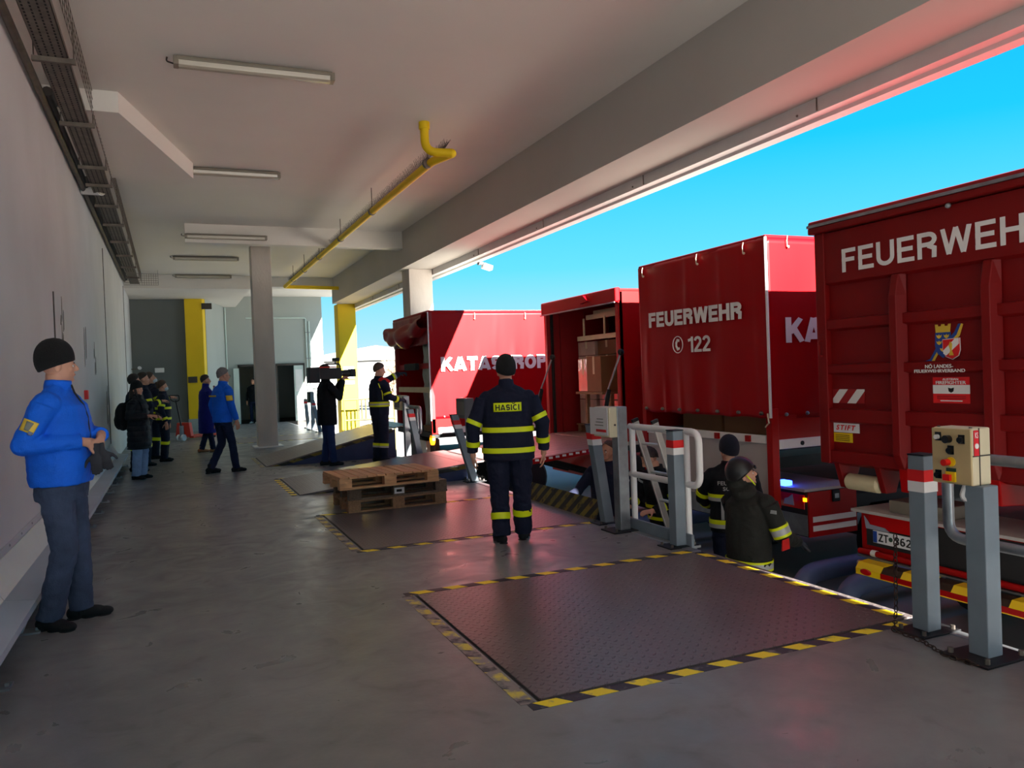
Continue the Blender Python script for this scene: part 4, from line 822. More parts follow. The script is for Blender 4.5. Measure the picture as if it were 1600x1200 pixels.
MB().box(-.104, -.1, B(4.88), B(5.14), Zz(-.338), Zz(-.288)).build('yellow_mark', M['btn_yellow'], bp)
for k in range(5):
    y = 5.14-.13-k*.46
    MB().prism([(-.104, Zz(-.285)), (-.063, Zz(-.234)), (.05, Zz(-.229)), (.05, Zz(-.236)), (-.06, Zz(-.241)), (-.1, Zz(-.29))], B(y)-.13, B(y)+.13, 'y').build('yellow_mark', M['btn_yellow'], bp)
MB().ball((-.107, B(5.03), Zz(-.305)), .01, .06, .028).build('side_reflector', M['lampred'], bp)
MB().cone((0, B(5.14), Zz(-.27)), (0, B(5.20), Zz(-.27)), .03, n=10).build('end_bolt', M['galv'], bp)
sh = MB(); torus(sh, (.06, B(4.05), Zz(.0)), .06, .016, (1, 0, 0), 1.3, (0, 0, 1), 16, 8); sh.build('shackle', M['galv'], t1, smooth=True)
for y in (3.55, 3.4): MB().cone((.1, B(y), Zz(.1)), (.06, B(y), Zz(.1)), .025, n=10).build('coupling', M['white'], t1)
MB().box(.1, .112, B(3.3), B(3.42), Zz(.18), Zz(.215)).build('yellow_label', M['btn_yellow'], t1)
chassis(t1, W, 6.4, .62)
# ---- box truck with open rear (cartons)
X3, Y3a, Y3b = 6.2, 10.1, 12.65; W = Y3b-Y3a; h = W/2
t3 = thing('box_truck', 'red box truck with open rear, tail lift lowered and cartons inside', 'truck', (X3, (Y3a+Y3b)/2, GZ)); B = lambda y: y-(Y3a+Y3b)/2
zt, zb = Zz(2.72), Zz(.45)
for s_ in (-1, 1):
    MB().box(.0, 6.8, s_*(h-.02)-.02, s_*(h-.02)+.02, zb, zt).build('side_wall', M['redpaint'], t3)
    MB().box(-.02, .06, s_*(h-.05)-.05, s_*(h-.05)+.05, Zz(-.1), zt).build('rear_post', M['redpaint'] if s_ < 0 else M['redinner'], t3, bevel=.008)
    MB().box(.1, 6.7, s_*(h-.06)-.01, s_*(h-.06)+.01, zb, zt-.05).build('inner_lining', M['redinner'], t3)
    for k in range(4): MB().box(.25+k*.5, .29+k*.5, s_*(h-.09)-.02, s_*(h-.09)+.02, zb, zt-.1).build('lining_rib', M['redinner'], t3)
MB().box(-.05, 6.8, -h, h, zt, zt+.04).build('roof', M['redpaint'], t3, bevel=.01); MB().box(.06, 6.7, -h+.06, h-.06, zt+.04, zt+.046).build('roof_bounce_sheet', M['bouncegrey'], t3)
MB().prism([(-.07, zt-.17), (-.04, zt-.17), (.02, zt-.15), (.02, zt+.06), (-.07, zt+.05)], -h-.01, h+.01, 'y').build('rear_canopy_roll', M['tarp'], t3, bevel=.02)
MB().tube([(-.08, -h, zt-.17), (-.08, h, zt-.17)], .012, 6).build('canopy_rod', M['galv'], t3)
MB().prism([(B(11.2), zt-.02), (B(11.0), zt+.02), (B(10.85), zt-.08), (B(11.12), zt-.1)], -.12, -.07, 'x').build('canopy_flap', M['tarp'], t3)
MB().box(.0, 6.8, -h+.04, h-.04, zb-.06, zb).build('load_floor', M['plan_floor'], t3)
MB().box(6.75, 6.8, -h, h, zb, zt).build('front_wall', M['redinner'], t3)
MB().box(.05, .09, B(12.5), B(12.62), zb, zt-.15).build('door_seal', M['black'], t3)
for z0, z1, y0, y1, x in ((2.06, 2.14, 10.25, 12.1, .35), (2.42, 2.50, 10.25, 11.95, .45), (2.50, 2.58, 10.25, 11.95, .6)): MB().box(x, x+.03, B(y0), B(y1), Zz(z0), Zz(z1)).build('load_batten', M['batten'], t3, bevel=.004)
for y in (11.9, 11.2): MB().box(.37, .39, B(y)-.02, B(y)+.02, Zz(2.14), Zz(2.44)).build('strap', M['batten'], t3)
for ya, yb, s_ in ((12.3, 12.52, 0), (10.02, 10.2, 1)):
    MB().tube([(-.06, B(ya), Zz(1.78)), (-.25, B(yb), Zz(1.1))], .014, 8).build('gas_strut', M['galv'], t3, smooth=True); MB().tube([(-.2, B(ya+(yb-ya)*.7), Zz(1.25)), (-.28, B(yb), Zz(.75))], .032, 8).build('strut_sleeve', M['black'], t3, smooth=True)
    MB().ball((-.05, B(ya), Zz(1.8)), .05).build('strut_joint', M['black'], t3)
# tail lift platform
pf = MB().prism([(-1.95, Zz(.27)), (0, Zz(.44)), (0, Zz(.39)), (-1.90, Zz(.24))], B(10.14), B(12.6), 'y').build('tail_lift_platform', M['plan_floor'], t3)
for k in range(12):
    y0 = B(10.18)+k*.2; MB().prism([(-1.93, Zz(.2725)), (-.02, Zz(.4395)), (-.02, Zz(.4425)), (-1.93, Zz(.2755))], y0, y0+.185, 'y').build('deck_board', M['plan_floor'], pf)
MB().prism([(-1.92, Zz(.268)), (0, Zz(.435)), (0, Zz(.36)), (-1.88, Zz(.2))], B(10.13), B(10.14), 'y').build('platform_side', M['redpaint'], pf)
dsh = MB()
for k in range(16):
    x = -1.8+k*.11; z = Zz(.232)+(x+1.9)*.0875; dsh.box(x, x+.06, B(10.125), B(10.13), z, z+.03)
dsh.build('reflective_dashes', M['textwhite'], pf)
MB().ball((-.55, B(10.12), Zz(.345)), .025, .015, .015).build('blue_marker', M['bluelight'], pf)
for s_ in (-1, 1): MB().tube([(-1.2, s_*.6, Zz(.26)), (.4, s_*.6, Zz(-.25))], .05, 8).build('lift_arm', M['chassis'], t3, smooth=True)
MB().box(.0, .15, -h+.1, h-.1, Zz(-.2), Zz(.3)).build('rear_beam', M['redpaint'], t3)
chassis(t3, W, 6.8, .3)
# cartons
def carton(x0, x1, y0, y1, z0, z1, m, lbl, nm='carton', tape=None, rz=0):
    t = thing(nm, lbl, 'box', ((x0+x1)/2, (y0+y1)/2, z0), rz, group='cartons in the box truck'); a, b, c = (x1-x0)/2, (y1-y0)/2, z1-z0
    MB().box(-a, a, -b, b, 0, c).build('box_body', m, t, bevel=.008); MB().box(-a-.002, a+.002, -.03, .03, c*.5, c+.002).build('packing_tape', tape or M['batten'], t)
    return t
lev = [(.60, 1.03), (1.04, 1.44), (1.45, 1.80), (1.81, 2.05)]
nm_ = ['bottom', 'second', 'third', 'top']
for i, (z0, z1) in enumerate(lev):
    carton(6.75, 7.3, 11.85, 12.45, z0, z1, M['film'], 'film wrapped carton in the left stack, %s layer, inside the open truck' % nm_[i])
    carton(6.78, 7.3, 11.2, 11.8, z0, z1, M['film'] if i in (0, 1) else M['carddark'], '%s carton of the middle stack inside the open truck' % nm_[i])
    carton(6.75, 7.3, 10.6, 11.15, z0, z1+.04*(i == 3), M['film'] if i in (0, 3) else M['card'], '%s carton of the right stack inside the open truck' % nm_[i])
pl3 = thing('cargo_pallet', 'wooden pallet under the cartons inside the open truck', 'pallet', (7.05, 11.55, .452))
for y in (-.85, -.4, 0, .4, .85): MB().box(-.35, .35, y-.06, y+.06, 0, .12).build('block_row', M['wood_mid'], pl3)
MB().box(-.36, .36, -.95, .95, .12, .145).build('top_boards', M['wood_mid'], pl3)
t = carton(6.36, 6.72, 10.99, 11.46, 1.19, 1.77, M['carddark'], 'large brown carton protruding from the stack in the open truck')
MB().box(6.2+.2, 6.2+.5, 11.47, 11.84, 1.19, 1.77).build('x', M['card']) if False else None
t = carton(6.40, 6.72, 11.48, 11.83, 1.19, 1.74, M['film'], 'film wrapped carton beside the protruding brown carton')
sb = thing('support_shelf', 'plank ledge carrying the two protruding cartons in the open truck', 'plank', (6.55, 11.4, 1.15)); MB().box(-.2, .2, -.45, .45, 0, .038).build('plank', M['wood_mid'], sb)
for y in (-.4, .4): MB().box(-.03, .03, y-.03, y+.03, -.698, 0).build('prop', M['wood_mid'], sb)
# ---- far truck, KATASTROP side, rolled up rear flap
X4, Y4a, Y4b = 4.6, 14.5, 17.05; W = Y4b-Y4a; h = W/2
t4 = thing('tarpaulin_truck', 'red tarpaulin truck with KATASTROP on its sunlit side and rear flap rolled up', 'truck', (X4, (Y4a+Y4b)/2, GZ)); B = lambda y: y-(Y4a+Y4b)/2
zt, zb = Zz(2.79), Zz(.78)
tarp_face('side_tarpaulin', (0, -h, zb-.08), (1, 0, 0), (0, 0, 1), 6.4, zt-zb+.08, (0, -1, 0), t4, M['tarp'], .016, 21, 150, 34)
tarp_face('side_tarpaulin', (6.4, h, zb-.08), (-1, 0, 0), (0, 0, 1), 6.4, zt-zb+.08, (0, 1, 0), t4, M['tarp'], .012, 25, 60, 16)
MB().box(-.02, 6.4, -h+.005, h-.005, zt-.02, zt+.03).build('roof_tarpaulin', M['tarp'], t4, bevel=.015)
MB().box(.06, 6.3, -h+.06, h-.06, zt+.03, zt+.036).build('roof_bounce_sheet', M['bouncegrey'], t4)
MB().box(6.3, 6.4, -h+.02, h-.02, zb-.4, zt-.03).build('front_wall', M['redinner'], t4)
MB().box(.9, .92, -h+.03, h-.6, zb-.3, zt-.3).build('inner_curtain', M['redinner'], t4)
for s_ in (-1, 1): MB().box(.0, .08, s_*(h-.04)-.04, s_*(h-.04)+.04, zb-.35, zt).build('corner_post', M['redinner'], t4, bevel=.006)
MB().tube([(-.012, -h-.01, zb-.1), (-.012, -h-.01, zt)], .014, 8).build('edge_beading', M['white'], t4, smooth=True)
MB().box(.0, 6.4, -h-.0, -h+.03, Zz(.42), zb-.07).build('side_board', M['redpaint'], t4); MB().box(.12, 6.4, -h-.012, -h+.02, Zz(.42), Zz(.54)).build('side_rail', M['white'], t4)
MB().box(0, 6.4, h-.03, h, Zz(.42), zb-.07).build('side_board', M['redpaint'], t4)
MB().box(.0, 6.4, -h+.03, h-.03, Zz(.34), Zz(.44)).build('load_floor', M['chassis'], t4)
# rolled flap
def roll(a, b):
    y = -h-.02+(2*h+.04)*a; t = 2*math.pi*b; r = .20*(0.75+.5*noise.noise(V((a*5, math.cos(t)*.9, math.sin(t)*.9))))*(1+.35*math.sin(a*3.1))
    sag = -.16*math.sin(a*math.pi)-.14*a
    return (-.10+math.cos(t)*r*.9, y, zt-.16+sag+math.sin(t)*r)
MB().grid(roll, 50, 24).build('rolled_flap', M['tarpdark'], t4, smooth='all')
tarp_face('flap_remainder', (-.02, h, zt-.62), (0, -1, 0), (0, 0, 1), W, .6, (-1, 0, 0), t4, M['tarpdark'], .04, 31, 40, 12)
for z, x in ((1.70, .08), (1.22, .04)): MB().box(x, x+.03, -h+.06, h-.06, Zz(z), Zz(z)+.11).build('load_batten', M['batten'] if x < .06 else M['redinner'], t4)
MB().box(-.06, .02, -h+.8, -h+1.6, Zz(1.68), Zz(1.82)).build('latch_bar', M['black'], t4)
block_text('KATASTROP', M['textwhite'], t4, (.215, -h-.03, Zz(1.63)), (1, 0, 0), (0, 0, 1), 2.29, .28, t=.26, gap=.07)
eyelets(t4, [(.95+k*1.1, -h-.03, zt-.14) for k in range(3)], (0, -1, 0))
for k in range(8): MB().ball((.25+k*.33, -h-.02, zb-.03), .02, nu=8, nv=6).build('hem_ring', M['galv'], t4)
MB().cone((.05, -h+.1, Zz(.30)), (.0, -h+.1, Zz(.30)), .10, n=16).build('rear_lamp', M['amber'], t4); 
MB().box(.1, .2, -h+.2, h-.2, Zz(-.2), Zz(.3)).build('rear_beam', M['chassis'], t4)
MB().box(.05, .1, -h+.05, -h+.35, Zz(-.15), Zz(.05)).build('tail_lamp', M['lampred'], t4); MB().box(.02, .1, -h+.5, -h+1.1, Zz(-.35), Zz(.25)).build('splash_sheet', M['greyboard'], t4)
chassis(t4, W, 6.4, .3)
ld = thing('wrapped_load', 'grey film wrapped pallet load inside the far open truck', 'pallet load', (5.0, 15.05, .44))
g = MB(); g.box(-.28, .3, -.3, .3, 0, 1.9); bmx = bmesh.new(); g_m = g.mesh('tmp'); bmx.from_mesh(g_m); bmesh.ops.subdivide_edges(bmx, edges=bmx.edges, cuts=9, use_grid_fill=True)
for v in bmx.verts: v.co += V((noise.noise(v.co*5), noise.noise(v.co*5+V((3, 1, 7))), 0))*.05
bmx.to_mesh(g_m); bmx.free(); mk('wrapped_stack', g_m, M['foil'], ld, smooth='all')
MB().box(-.3, .32, -.32, .32, -.005, .12).build('load_pallet', M['wood_mid'], ld)
# wheel guide pipes in the yard
for i, (y, x0, lb) in enumerate([(6.28, 5.9, 'under the near side of the truck marked 122'), (5.74, 5.95, 'beside the container truck bumper'), (9.75, 4.9, 'behind the ladder and the yard crew'), (9.45, 5.3, 'in front of the tail lift')]):
    tag(MB().tube(bend([(x0, y, GZ-.05), (x0+.05, y, GZ+.42), (x0+.5, y+.02, GZ+.44), (11, y, GZ+.44)], .3, 8), .105, 14).build('wheel_guide_pipe', M['bluepipe'], smooth=True), 'blue grey wheel guide pipe '+lb, 'guide pipe', 'wheel guide pipes')
# dock bumpers
# far background beyond the yard
M['haze_wall'] = mat('sunlit_far_wall', rgb(128, 126, 124), .9, var=.08, scale=.2); M['shrub'] = mat('bare_brush', rgb(150, 132, 112), .95, var=.2, scale=3)
hb = thing('far_building', 'low pale building far beyond the yard', 'building', (20, 84, GZ)); MB().box(-9, 10, 0, 9, 0, 4.6).build('walls', M['haze_wall'], hb); MB().prism([(-9.4, 4.6), (10.4, 4.6), (.5, 6.2)], -.4, 9.4, 'y').build('roof', M['signgrey'], hb)
for k in range(6): MB().box(-7.8+k*3, -6.6+k*3, -.06, .02, 1.4, 2.9).build('window', M['signgrey'], hb)
for i, (x, y, s_) in enumerate([(16.5, 62, 1.0), (18.6, 66, 1.25)]):
    tr_ = thing('bare_tree', ['small bare brown tree beyond the yard, nearer', 'taller bare brown tree beyond the yard, farther'][i], 'tree', (x, y, GZ)); random.seed(40+i)
    MB().tube([(0, 0, 0), (.05, 0, 1.6*s_), (0, .05, 3.2*s_)], .1, 8, rad=[.14, .1, .06]).build('trunk', M['shrub'], tr_, smooth=True)
    br = MB()
    for k in range(160):
        z = random.uniform(1.2, 3.4)*s_; a = random.uniform(0, 6.28); l = random.uniform(.5, 1.5)*s_; p = V((0, 0, z)); q_ = p+V((math.cos(a)*l, math.sin(a)*l, random.uniform(.3, 1.2)*s_)); br.cone(p, q_, .03, .01, n=4)
        for m_ in range(3): s0 = p.lerp(q_, random.uniform(.4, 1)); br.cone(s0, s0+V((random.uniform(-.4, .4), random.uniform(-.4, .4), random.uniform(0, .5))), .012, .005, n=3)
    br.build('branches', M['shrub'], tr_)

# ---- unseen truck added one bay nearer to throw shade on the yard crew
W = 2.5; h = W/2
t0 = thing('tarpaulin_truck', 'added unseen red tarpaulin truck right of the container truck, shading the yard crew', 'truck', (5.3, .55, GZ))
MB().box(0, 6.5, -h, h, Zz(.45), Zz(3.0)).build('tarpaulin_body', M['tarp'], t0, bevel=.02); MB().box(.06, 6.4, -h+.06, h-.06, Zz(3.0), Zz(3.006)).build('roof_bounce_sheet', M['bouncegrey'], t0); MB().box(-.02, .08, -h, -h+.09, Zz(-.1), Zz(2.8)).box(-.02, .08, h-.09, h, Zz(-.1), Zz(2.8)).build('corner_posts', M['redpaint'], t0)
MB().box(.0, 6.5, -h-.01, h+.01, Zz(.36), Zz(.45)).build('side_rail', M['white'], t0); chassis(t0, W, 6.5, .3)
# ================================================================ people
M['skin'] = mat('skin', rgb(206, 152, 126), 0.55, var=0.06, scale=9)
M['skin2'] = mat('skin_tanned', rgb(186, 130, 104), 0.55, var=0.06, scale=9)
M['eyew'] = mat('eye_white', rgb(228, 224, 220), 0.3, var=0.0); M['iris'] = mat('iris', rgb(52, 44, 40), 0.25)
M['lips'] = mat('lips', rgb(168, 96, 88), 0.5)
def cloth(name, c, rough=.85, var=.14): return mat(name, c, rough, var=var, scale=7, bump=.25, bscale=120, spec=.25)
M['navy'] = cloth('navy_uniform', rgb(26, 30, 50)); M['blackcloth'] = cloth('black_cloth', rgb(22, 22, 26)); M['puffer'] = cloth('black_puffer', rgb(26, 26, 32), .6)
M['softblue'] = cloth('bright_blue_softshell', rgb(18, 104, 232), .7, .08); M['coatblue'] = cloth('deep_blue_coat', rgb(24, 30, 122), .8, .1)
M['jeans'] = cloth('dark_blue_jeans', rgb(62, 74, 98), .9, .3); M['jeanslight'] = cloth('light_blue_jeans', rgb(126, 162, 204), .9, .12); M['jeansdark'] = cloth('indigo_jeans', rgb(30, 38, 66), .9, .2)
M['olive'] = cloth('dark_olive_fire_suit', rgb(40, 41, 38), .85, .18); M['jeansblue'] = cloth('blue_jeans', rgb(34, 52, 96), .9, .2)
M['fluo'] = mat('fluorescent_yellow_band', rgb(226, 240, 10), .5, var=.04, spec=.4); M['silver'] = mat('silver_reflective_band', rgb(176, 178, 176), .4, var=.06)
M['hairdark'] = mat('dark_brown_hair', rgb(42, 30, 26), .6, var=.3, scale=40, bump=.4, bscale=80); M['hairgrey'] = mat('grey_hair', rgb(120, 116, 114), .6, var=.2, scale=40, bump=.4, bscale=80); M['hairbrown'] = mat('brown_hair', rgb(70, 50, 38), .6, var=.3, scale=40, bump=.4, bscale=80)
M['knit'] = mat('black_knit', rgb(16, 16, 18), .95, var=.2, scale=30, bump=.5, bscale=140); M['knitnavy'] = mat('dark_navy_knit', rgb(22, 24, 38), .95, var=.2, scale=30, bump=.5, bscale=140)
M['suede'] = mat('black_suede', rgb(18, 18, 20), .9, var=.2); M['tan'] = mat('tan_leather', rgb(150, 112, 76), .7, var=.12); M['maskm'] = mat('face_mask', rgb(196, 214, 222), .8, var=.04)
M['redcloth'] = cloth('red_panel_cloth', rgb(200, 36, 34), .8); M['glovegrey'] = mat('dark_work_glove', rgb(44, 46, 54), .8, var=.2); M['helmet'] = mat('black_helmet', rgb(24, 24, 26), .4, var=.1)
M['visor'] = mat('smoked_visor', rgb(40, 44, 48), .15, var=.05)
def remesh(mb, name, vox, m, parent, smooth=4, wr=0.0, wscale=9.0, stretch=(1, 1, 1), puff=None):
    me = mb.mesh('tmp'); ob = bpy.data.objects.new('tmp', me); COL.objects.link(ob)
    md = ob.modifiers.new('r', 'REMESH'); md.mode = 'VOXEL'; md.voxel_size = vox
    if smooth: ms = ob.modifiers.new('s', 'SMOOTH'); ms.factor = .5; ms.iterations = smooth
    dg = bpy.context.evaluated_depsgraph_get(); r = bpy.data.meshes.new_from_object(ob.evaluated_get(dg))
    bpy.data.objects.remove(ob); bpy.data.meshes.remove(me); r.name = name
    if wr or puff:
        ns = [v.normal.copy() for v in r.vertices]
        for v, n in zip(r.vertices, ns):
            c = v.co; d = 0
            if wr: d += wr*noise.noise(V((c.x*wscale*stretch[0], c.y*wscale*stretch[1], c.z*wscale*stretch[2])))+wr*.5*noise.noise(V((c.x*wscale*2.2, c.y*wscale*2.2, c.z*wscale*2.6+c.x*9)))
            if puff: d += puff[0]*(abs(math.sin(c.z*math.pi/puff[1]))**.5-.6)
            v.co = c+n*d
    r.materials.clear()
    return mk(name, r, m, parent, smooth='all')
def ellring(z, rx, ry, cx, cy, n=28, p=2.3):
    out = []
    for i in range(n):
        t = 2*math.pi*i/n; c, s_ = math.cos(t), math.sin(t)
        out.append(V((cx+rx*math.copysign(abs(c)**(2/p), c), cy+ry*math.copysign(abs(s_)**(2/p), s_), z)))
    return out
def lerp_prof(prof, z):
    prof = sorted(prof)
    if z <= prof[0][0]: return prof[0][1:]
    for a, b in zip(prof, prof[1:]):
        if a[0] <= z <= b[0]:
            t = (z-a[0])/(b[0]-a[0]); return tuple(x+(y-x)*t for x, y in zip(a[1:], b[1:]))
    return prof[-1][1:]
def hand(mb, wrist, fwd, back, side, curl=.5, s=1.0, glove=0.0, fists=False):
    """five fingered hand: fwd along the palm, back = back-of-hand normal, side=+1 thumb towards +cross"""
    f = V(fwd).normalized(); b = V(back); b = (b-f*b.dot(f)).normalized(); t = f.cross(b)*side; w0 = V(wrist); g = glove
    R = Matrix((t, b, f)).transposed()
    mb.ball(w0+f*.045*s, (.040+g)*s, (.018+g)*s, .055*s, R, 12, 8)
    mb.ball(w0+f*.075*s, (.040+g)*s, (.016+g)*s, .03*s, R, 12, 8)
    mb.cone(w0-f*.03*s, w0+f*.03*s, .028*s, .03*s, n=10)
    for k, (o, l) in enumerate(((.030, .072), (.010, .082), (-.011, .076), (-.031, .060))):
        p = w0+f*.088*s+t*o*s; d = f.copy(); r = (.0092+g*.6)*s
        ang = curl
        for j, q in enumerate((.42, .33, .25)):
            axis = t*side
            d = (d*math.cos(ang*(.6 if j == 0 else 1))-b*math.sin(ang*(.6 if j == 0 else 1))).normalized()
            # rotate the back normal with the finger
            e = p+d*l*q*s; mb.cone(p, e, r, r*.92, n=8); mb.ball(e, r*.95, nu=8, nv=6); mb.ball(p, r, nu=8, nv=6)
            b2 = (b-d*b.dot(d)); b = b2.normalized() if b2.length > .05 else -f
            p = e; r *= .92
        b = V(back); b = (b-f*b.dot(f)).normalized()
    p = w0+f*.03*s+t*.033*s; d = (f*.62+t*.7-b*.25).normalized(); r = (.0115+g*.6)*s
    for l in (.036, .03, .024):
        e = p+d*l*s; mb.cone(p, e, r, r*.9, n=8); mb.ball(e, r*.92, nu=8, nv=6); p = e; r *= .92; d = (d+f*.35-b*.2*curl-t*.12).normalized()
def person(label, loc, heading, h=1.8, wide=1.0, deep=1.0, jacket=None, hem=.86, trousers=None, shoes=None, arms=None, legs=None, head=(0, 0, 0), skin=None,
           hat=None, hair=None, mask=False, bands=None, vox=.008, lean=0.0, flare=0.0, collar=.05, puff=None, group=None, twist=0, gloves=None, lw=1.0, face=True, loose=1.0, wr=.006, hood=None, neckm=None, aw=1.0):
    s = h/1.8; t = thing('person', label, 'person', loc, math.radians(heading), group=group); skin = skin or M['skin']
    S = lambda p: V(p)*s
    arms = arms or {}; legs = legs or {}
    A = {}
    for sd, k in (('R', 1), ('L', -1)):
        d = dict(sh=(.185*k*wide, lean*.5, 1.405), el=(.255*k*wide, -.02, 1.15), wr=(.265*k*wide, .05, .90), fwd=(0, .1, -1), back=(k, .1, 0), curl=.35); d.update(arms.get(sd, {})); A[sd] = d
    Lg = {}
    for sd, k in (('R', 1), ('L', -1)):
        d = dict(hip=(.095*k*wide, 0, .92), kn=(.105*k, .02, .50), an=(.115*k, -.02, .085), toe=(.03*k, 1, 0)); d.update(legs.get(sd, {})); Lg[sd] = d
    # head transform about the neck
    hy, hp, hr = (math.radians(a) for a in head)
    pv = V((0, lean*.62, 1.53)); HM = Matrix.Rotation(hy, 3, 'Z')@Matrix.Rotation(hp, 3, 'X')@Matrix.Rotation(hr, 3, 'Y')
    Hd = lambda p: (pv+HM@(V(p)-V((0, 0, 1.53))))*s
    # ---------------- body (skin)
    b = MB()
    def hb(c, rx, ry, rz, nu=16, nv=11): b.ball(Hd(c), rx*s, ry*s, rz*s, HM, nu, nv)
    hb((0, -.012, 1.695), .077, .096, .098, 20, 14); hb((0, .022, 1.645), .066, .080, .095, 20, 14); hb((0, .040, 1.592), .052, .055, .045)
    hb((0, .080, 1.565), .024, .018, .018); hb((0, .083, 1.672), .052, .018, .012); hb((.033, .072, 1.632), .022, .02, .022); hb((-.033, .072, 1.632), .022, .02, .022)
    b.cone(Hd((0, .094, 1.668)), Hd((0, .118, 1.630)), .010*s, .014*s, n=8); hb((0, .115, 1.628), .014, .013, .011); hb((.011, .106, 1.624), .009, .010, .008); hb((-.011, .106, 1.624), .009, .010, .008)
    hb((0, .092, 1.600), .024, .012, .007); hb((0, .091, 1.590), .022, .012, .007)
    for k in (1, -1): hb((.079*k, -.004, 1.645), .010, .022, .034)
    b.cone(S(pv)-V((0, .01, .10))*s, Hd((0, -.01, 1.60)), .062*s, .055*s, n=14)
    core = [(.80, .13*wide, .09*deep), (.95, .15*wide, .10*deep), (1.1, .14*wide, .095*deep), (1.28, .16*wide, .10*deep), (1.40, .16*wide, .09*deep), (1.48, .07, .07)]
    b.rings([ellring(z*s, rx*s*.92, ry*s*.92, 0, lean*(z-.92)*s) for z, rx, ry in core])
    hands = MB()
    for sd, k in (('R', 1), ('L', -1)):
        a = A[sd]; sh, el_, wr_ = S(a['sh']), S(a['el']), S(a['wr'])
        b.cone(sh, el_, .042*s, .034*s, n=10); b.cone(el_, wr_, .034*s, .026*s, n=10); b.ball(el_, .034*s); b.ball(sh, .045*s)
        tgt = hands if gloves else b
        hand(tgt, wr_+V(a['fwd']).normalized()*.02*s, a['fwd'], a['back'], a.get('thumb', k), a['curl'], s*1.02, glove=.004 if gloves else 0)
        l = Lg[sd]; hp_, kn, an = S(l['hip']), S(l['kn']), S(l['an'])
        b.cone(hp_, kn, .06*s, .045*s, n=10); b.cone(kn, an, .045*s, .030*s, n=10); b.ball(kn, .045*s)
    remesh(b, 'body', vox, skin, t, smooth=2)
    if gloves: remesh(hands, 'gloves', vox*.9, gloves, t, smooth=1)
    # ---------------- jacket
    J = [(hem, (.185+flare)*wide, (.128+flare)*deep), (.95, (.188+flare*.7)*wide, (.135+flare*.6)*deep), (1.08, .186*wide, .140*deep), (1.20, .188*wide, .138*deep), (1.32, .196*wide, .132*deep), (1.40, .186*wide, .118*deep), (1.455, .14*wide, .098), (1.49, .088, .085)]
    if hem >= .95: J = [q for q in J if q[0] != .95]
    J = sorted(J); jm = MB(); jz = J[0][0]
    jm.rings([ellring(z*s, rx*s, ry*s, 0, lean*(z-.92)*s) for z, rx, ry in J])
    for sd, k in (('R', 1), ('L', -1)):
        a = A[sd]; sh, el_, wr_ = S(a['sh']), S(a['el']), S(a['wr']); q = loose*aw
        jm.ball(sh+V((-.03*k, 0, .0))*s, .078*s*min(wide, 1.15)); jm.cone(sh, el_, .074*s*q, .060*s*q, n=16); jm.ball(el_, .060*s*q); jm.cone(el_, wr_, .060*s*q, .047*s*q, n=16)
        jm.cone(S((.05*k, lean*.55, 1.470)), sh+V((-.02*k, 0, .005))*s, .070*s, .064*s, n=12)
    if collar: jm.cone(S((0, lean*.58-.005, 1.47)), S((0, lean*.64+.004, 1.47+collar+.03)), .082*s, .074*s, n=20, r0y=.082*s, r1y=.078*s)
    if jacket: remesh(jm, 'jacket', vox, jacket, t, smooth=4, wr=wr, wscale=11, stretch=(1, 1, .7), puff=puff)
    # ---------------- trousers
    tm = MB()
    top = min(max(jz+.06, .94), 1.0)
    tm.rings([ellring(z*s, rx*s*wide, ry*s*deep, 0, 0) for z, rx, ry in ((.80, .155, .11), (.88, .162, .112), (top, .150, .105))])
    for sd, k in (('R', 1), ('L', -1)):
        l = Lg[sd]; hp_, kn, an = S(l['hip']), S(l['kn']), S(l['an']); q = loose*lw
        tm.cone(hp_-V((0, 0, .03))*s, kn, .090*s*q, .070*s*q, n=16); tm.ball(hp_-V((0, 0, .03))*s, .084*s*q); tm.ball(kn, .070*s*q); tm.cone(kn, an-V((0, 0, .022))*s, .068*s*q, .062*s*q, n=16)
    if trousers: remesh(tm, 'trousers', vox, trousers, t, smooth=4, wr=wr*1.2, wscale=12, stretch=(.6, .6, 1.3))
    # ---------------- shoes
    for sd, k in (('R', 1), ('L', -1)):
        l = Lg[sd]; an = S(l['an']); td = V(l['toe']); td.z = l.get('tz', 0); td.normalize(); sm = MB()
        base = an-V((0, 0, .055))*s; side_ = V((-td.y, td.x, 0)); R = Matrix((side_, td, td.cross(side_)*-1)).transposed()
        sm.ball(base-td*.035*s+V((0, 0, .01))*s, .044*s, .058*s, .048*s, R); sm.ball(base+td*.06*s+V((0, 0, .002))*s, .048*s, .085*s, .042*s, R); sm.ball(base+td*.125*s-V((0, 0, .006))*s, .046*s, .062*s, .032*s, R); sm.cone(base, an+V((0, 0, .06))*s, .050*s, .050*s, n=12)
        so_ = MB(); 
        for q, rr in ((-.05, .042), (.04, .044), (.125, .046)): so_.cone(base+td*q*s-V((0, 0, .045))*s, base+td*q*s-V((0, 0, .022))*s, rr*s, n=14)
        o = remesh(sm, 'shoe', vox*.9, shoes or M['suede'], t, smooth=2)
        remesh(so_, 'sole', vox*.9, M['black'], o, smooth=1)
    # ---------------- face parts
    if face:
        for k in (1, -1):
            MB().ball(Hd((.030*k, .085, 1.650)), .0125*s, .011*s, .0085*s, HM, 10, 7).build('eye', M['eyew'], t, smooth='all'); MB().ball(Hd((.030*k, .0935, 1.650)), .006*s, .004*s, .006*s, HM, 8, 6).build('iris', M['iris'], t, smooth='all')
            MB().ball(Hd((.031*k, .094, 1.670)), .020*s, .006*s, .0045*s, HM, 10, 6).build('eyebrow', hair or M['hairdark'], t, smooth='all')
        MB().ball(Hd((0, .099, 1.595)), .021*s, .006*s, .006*s, HM, 12, 6).build('mouth', M['lips'], t, smooth='all')
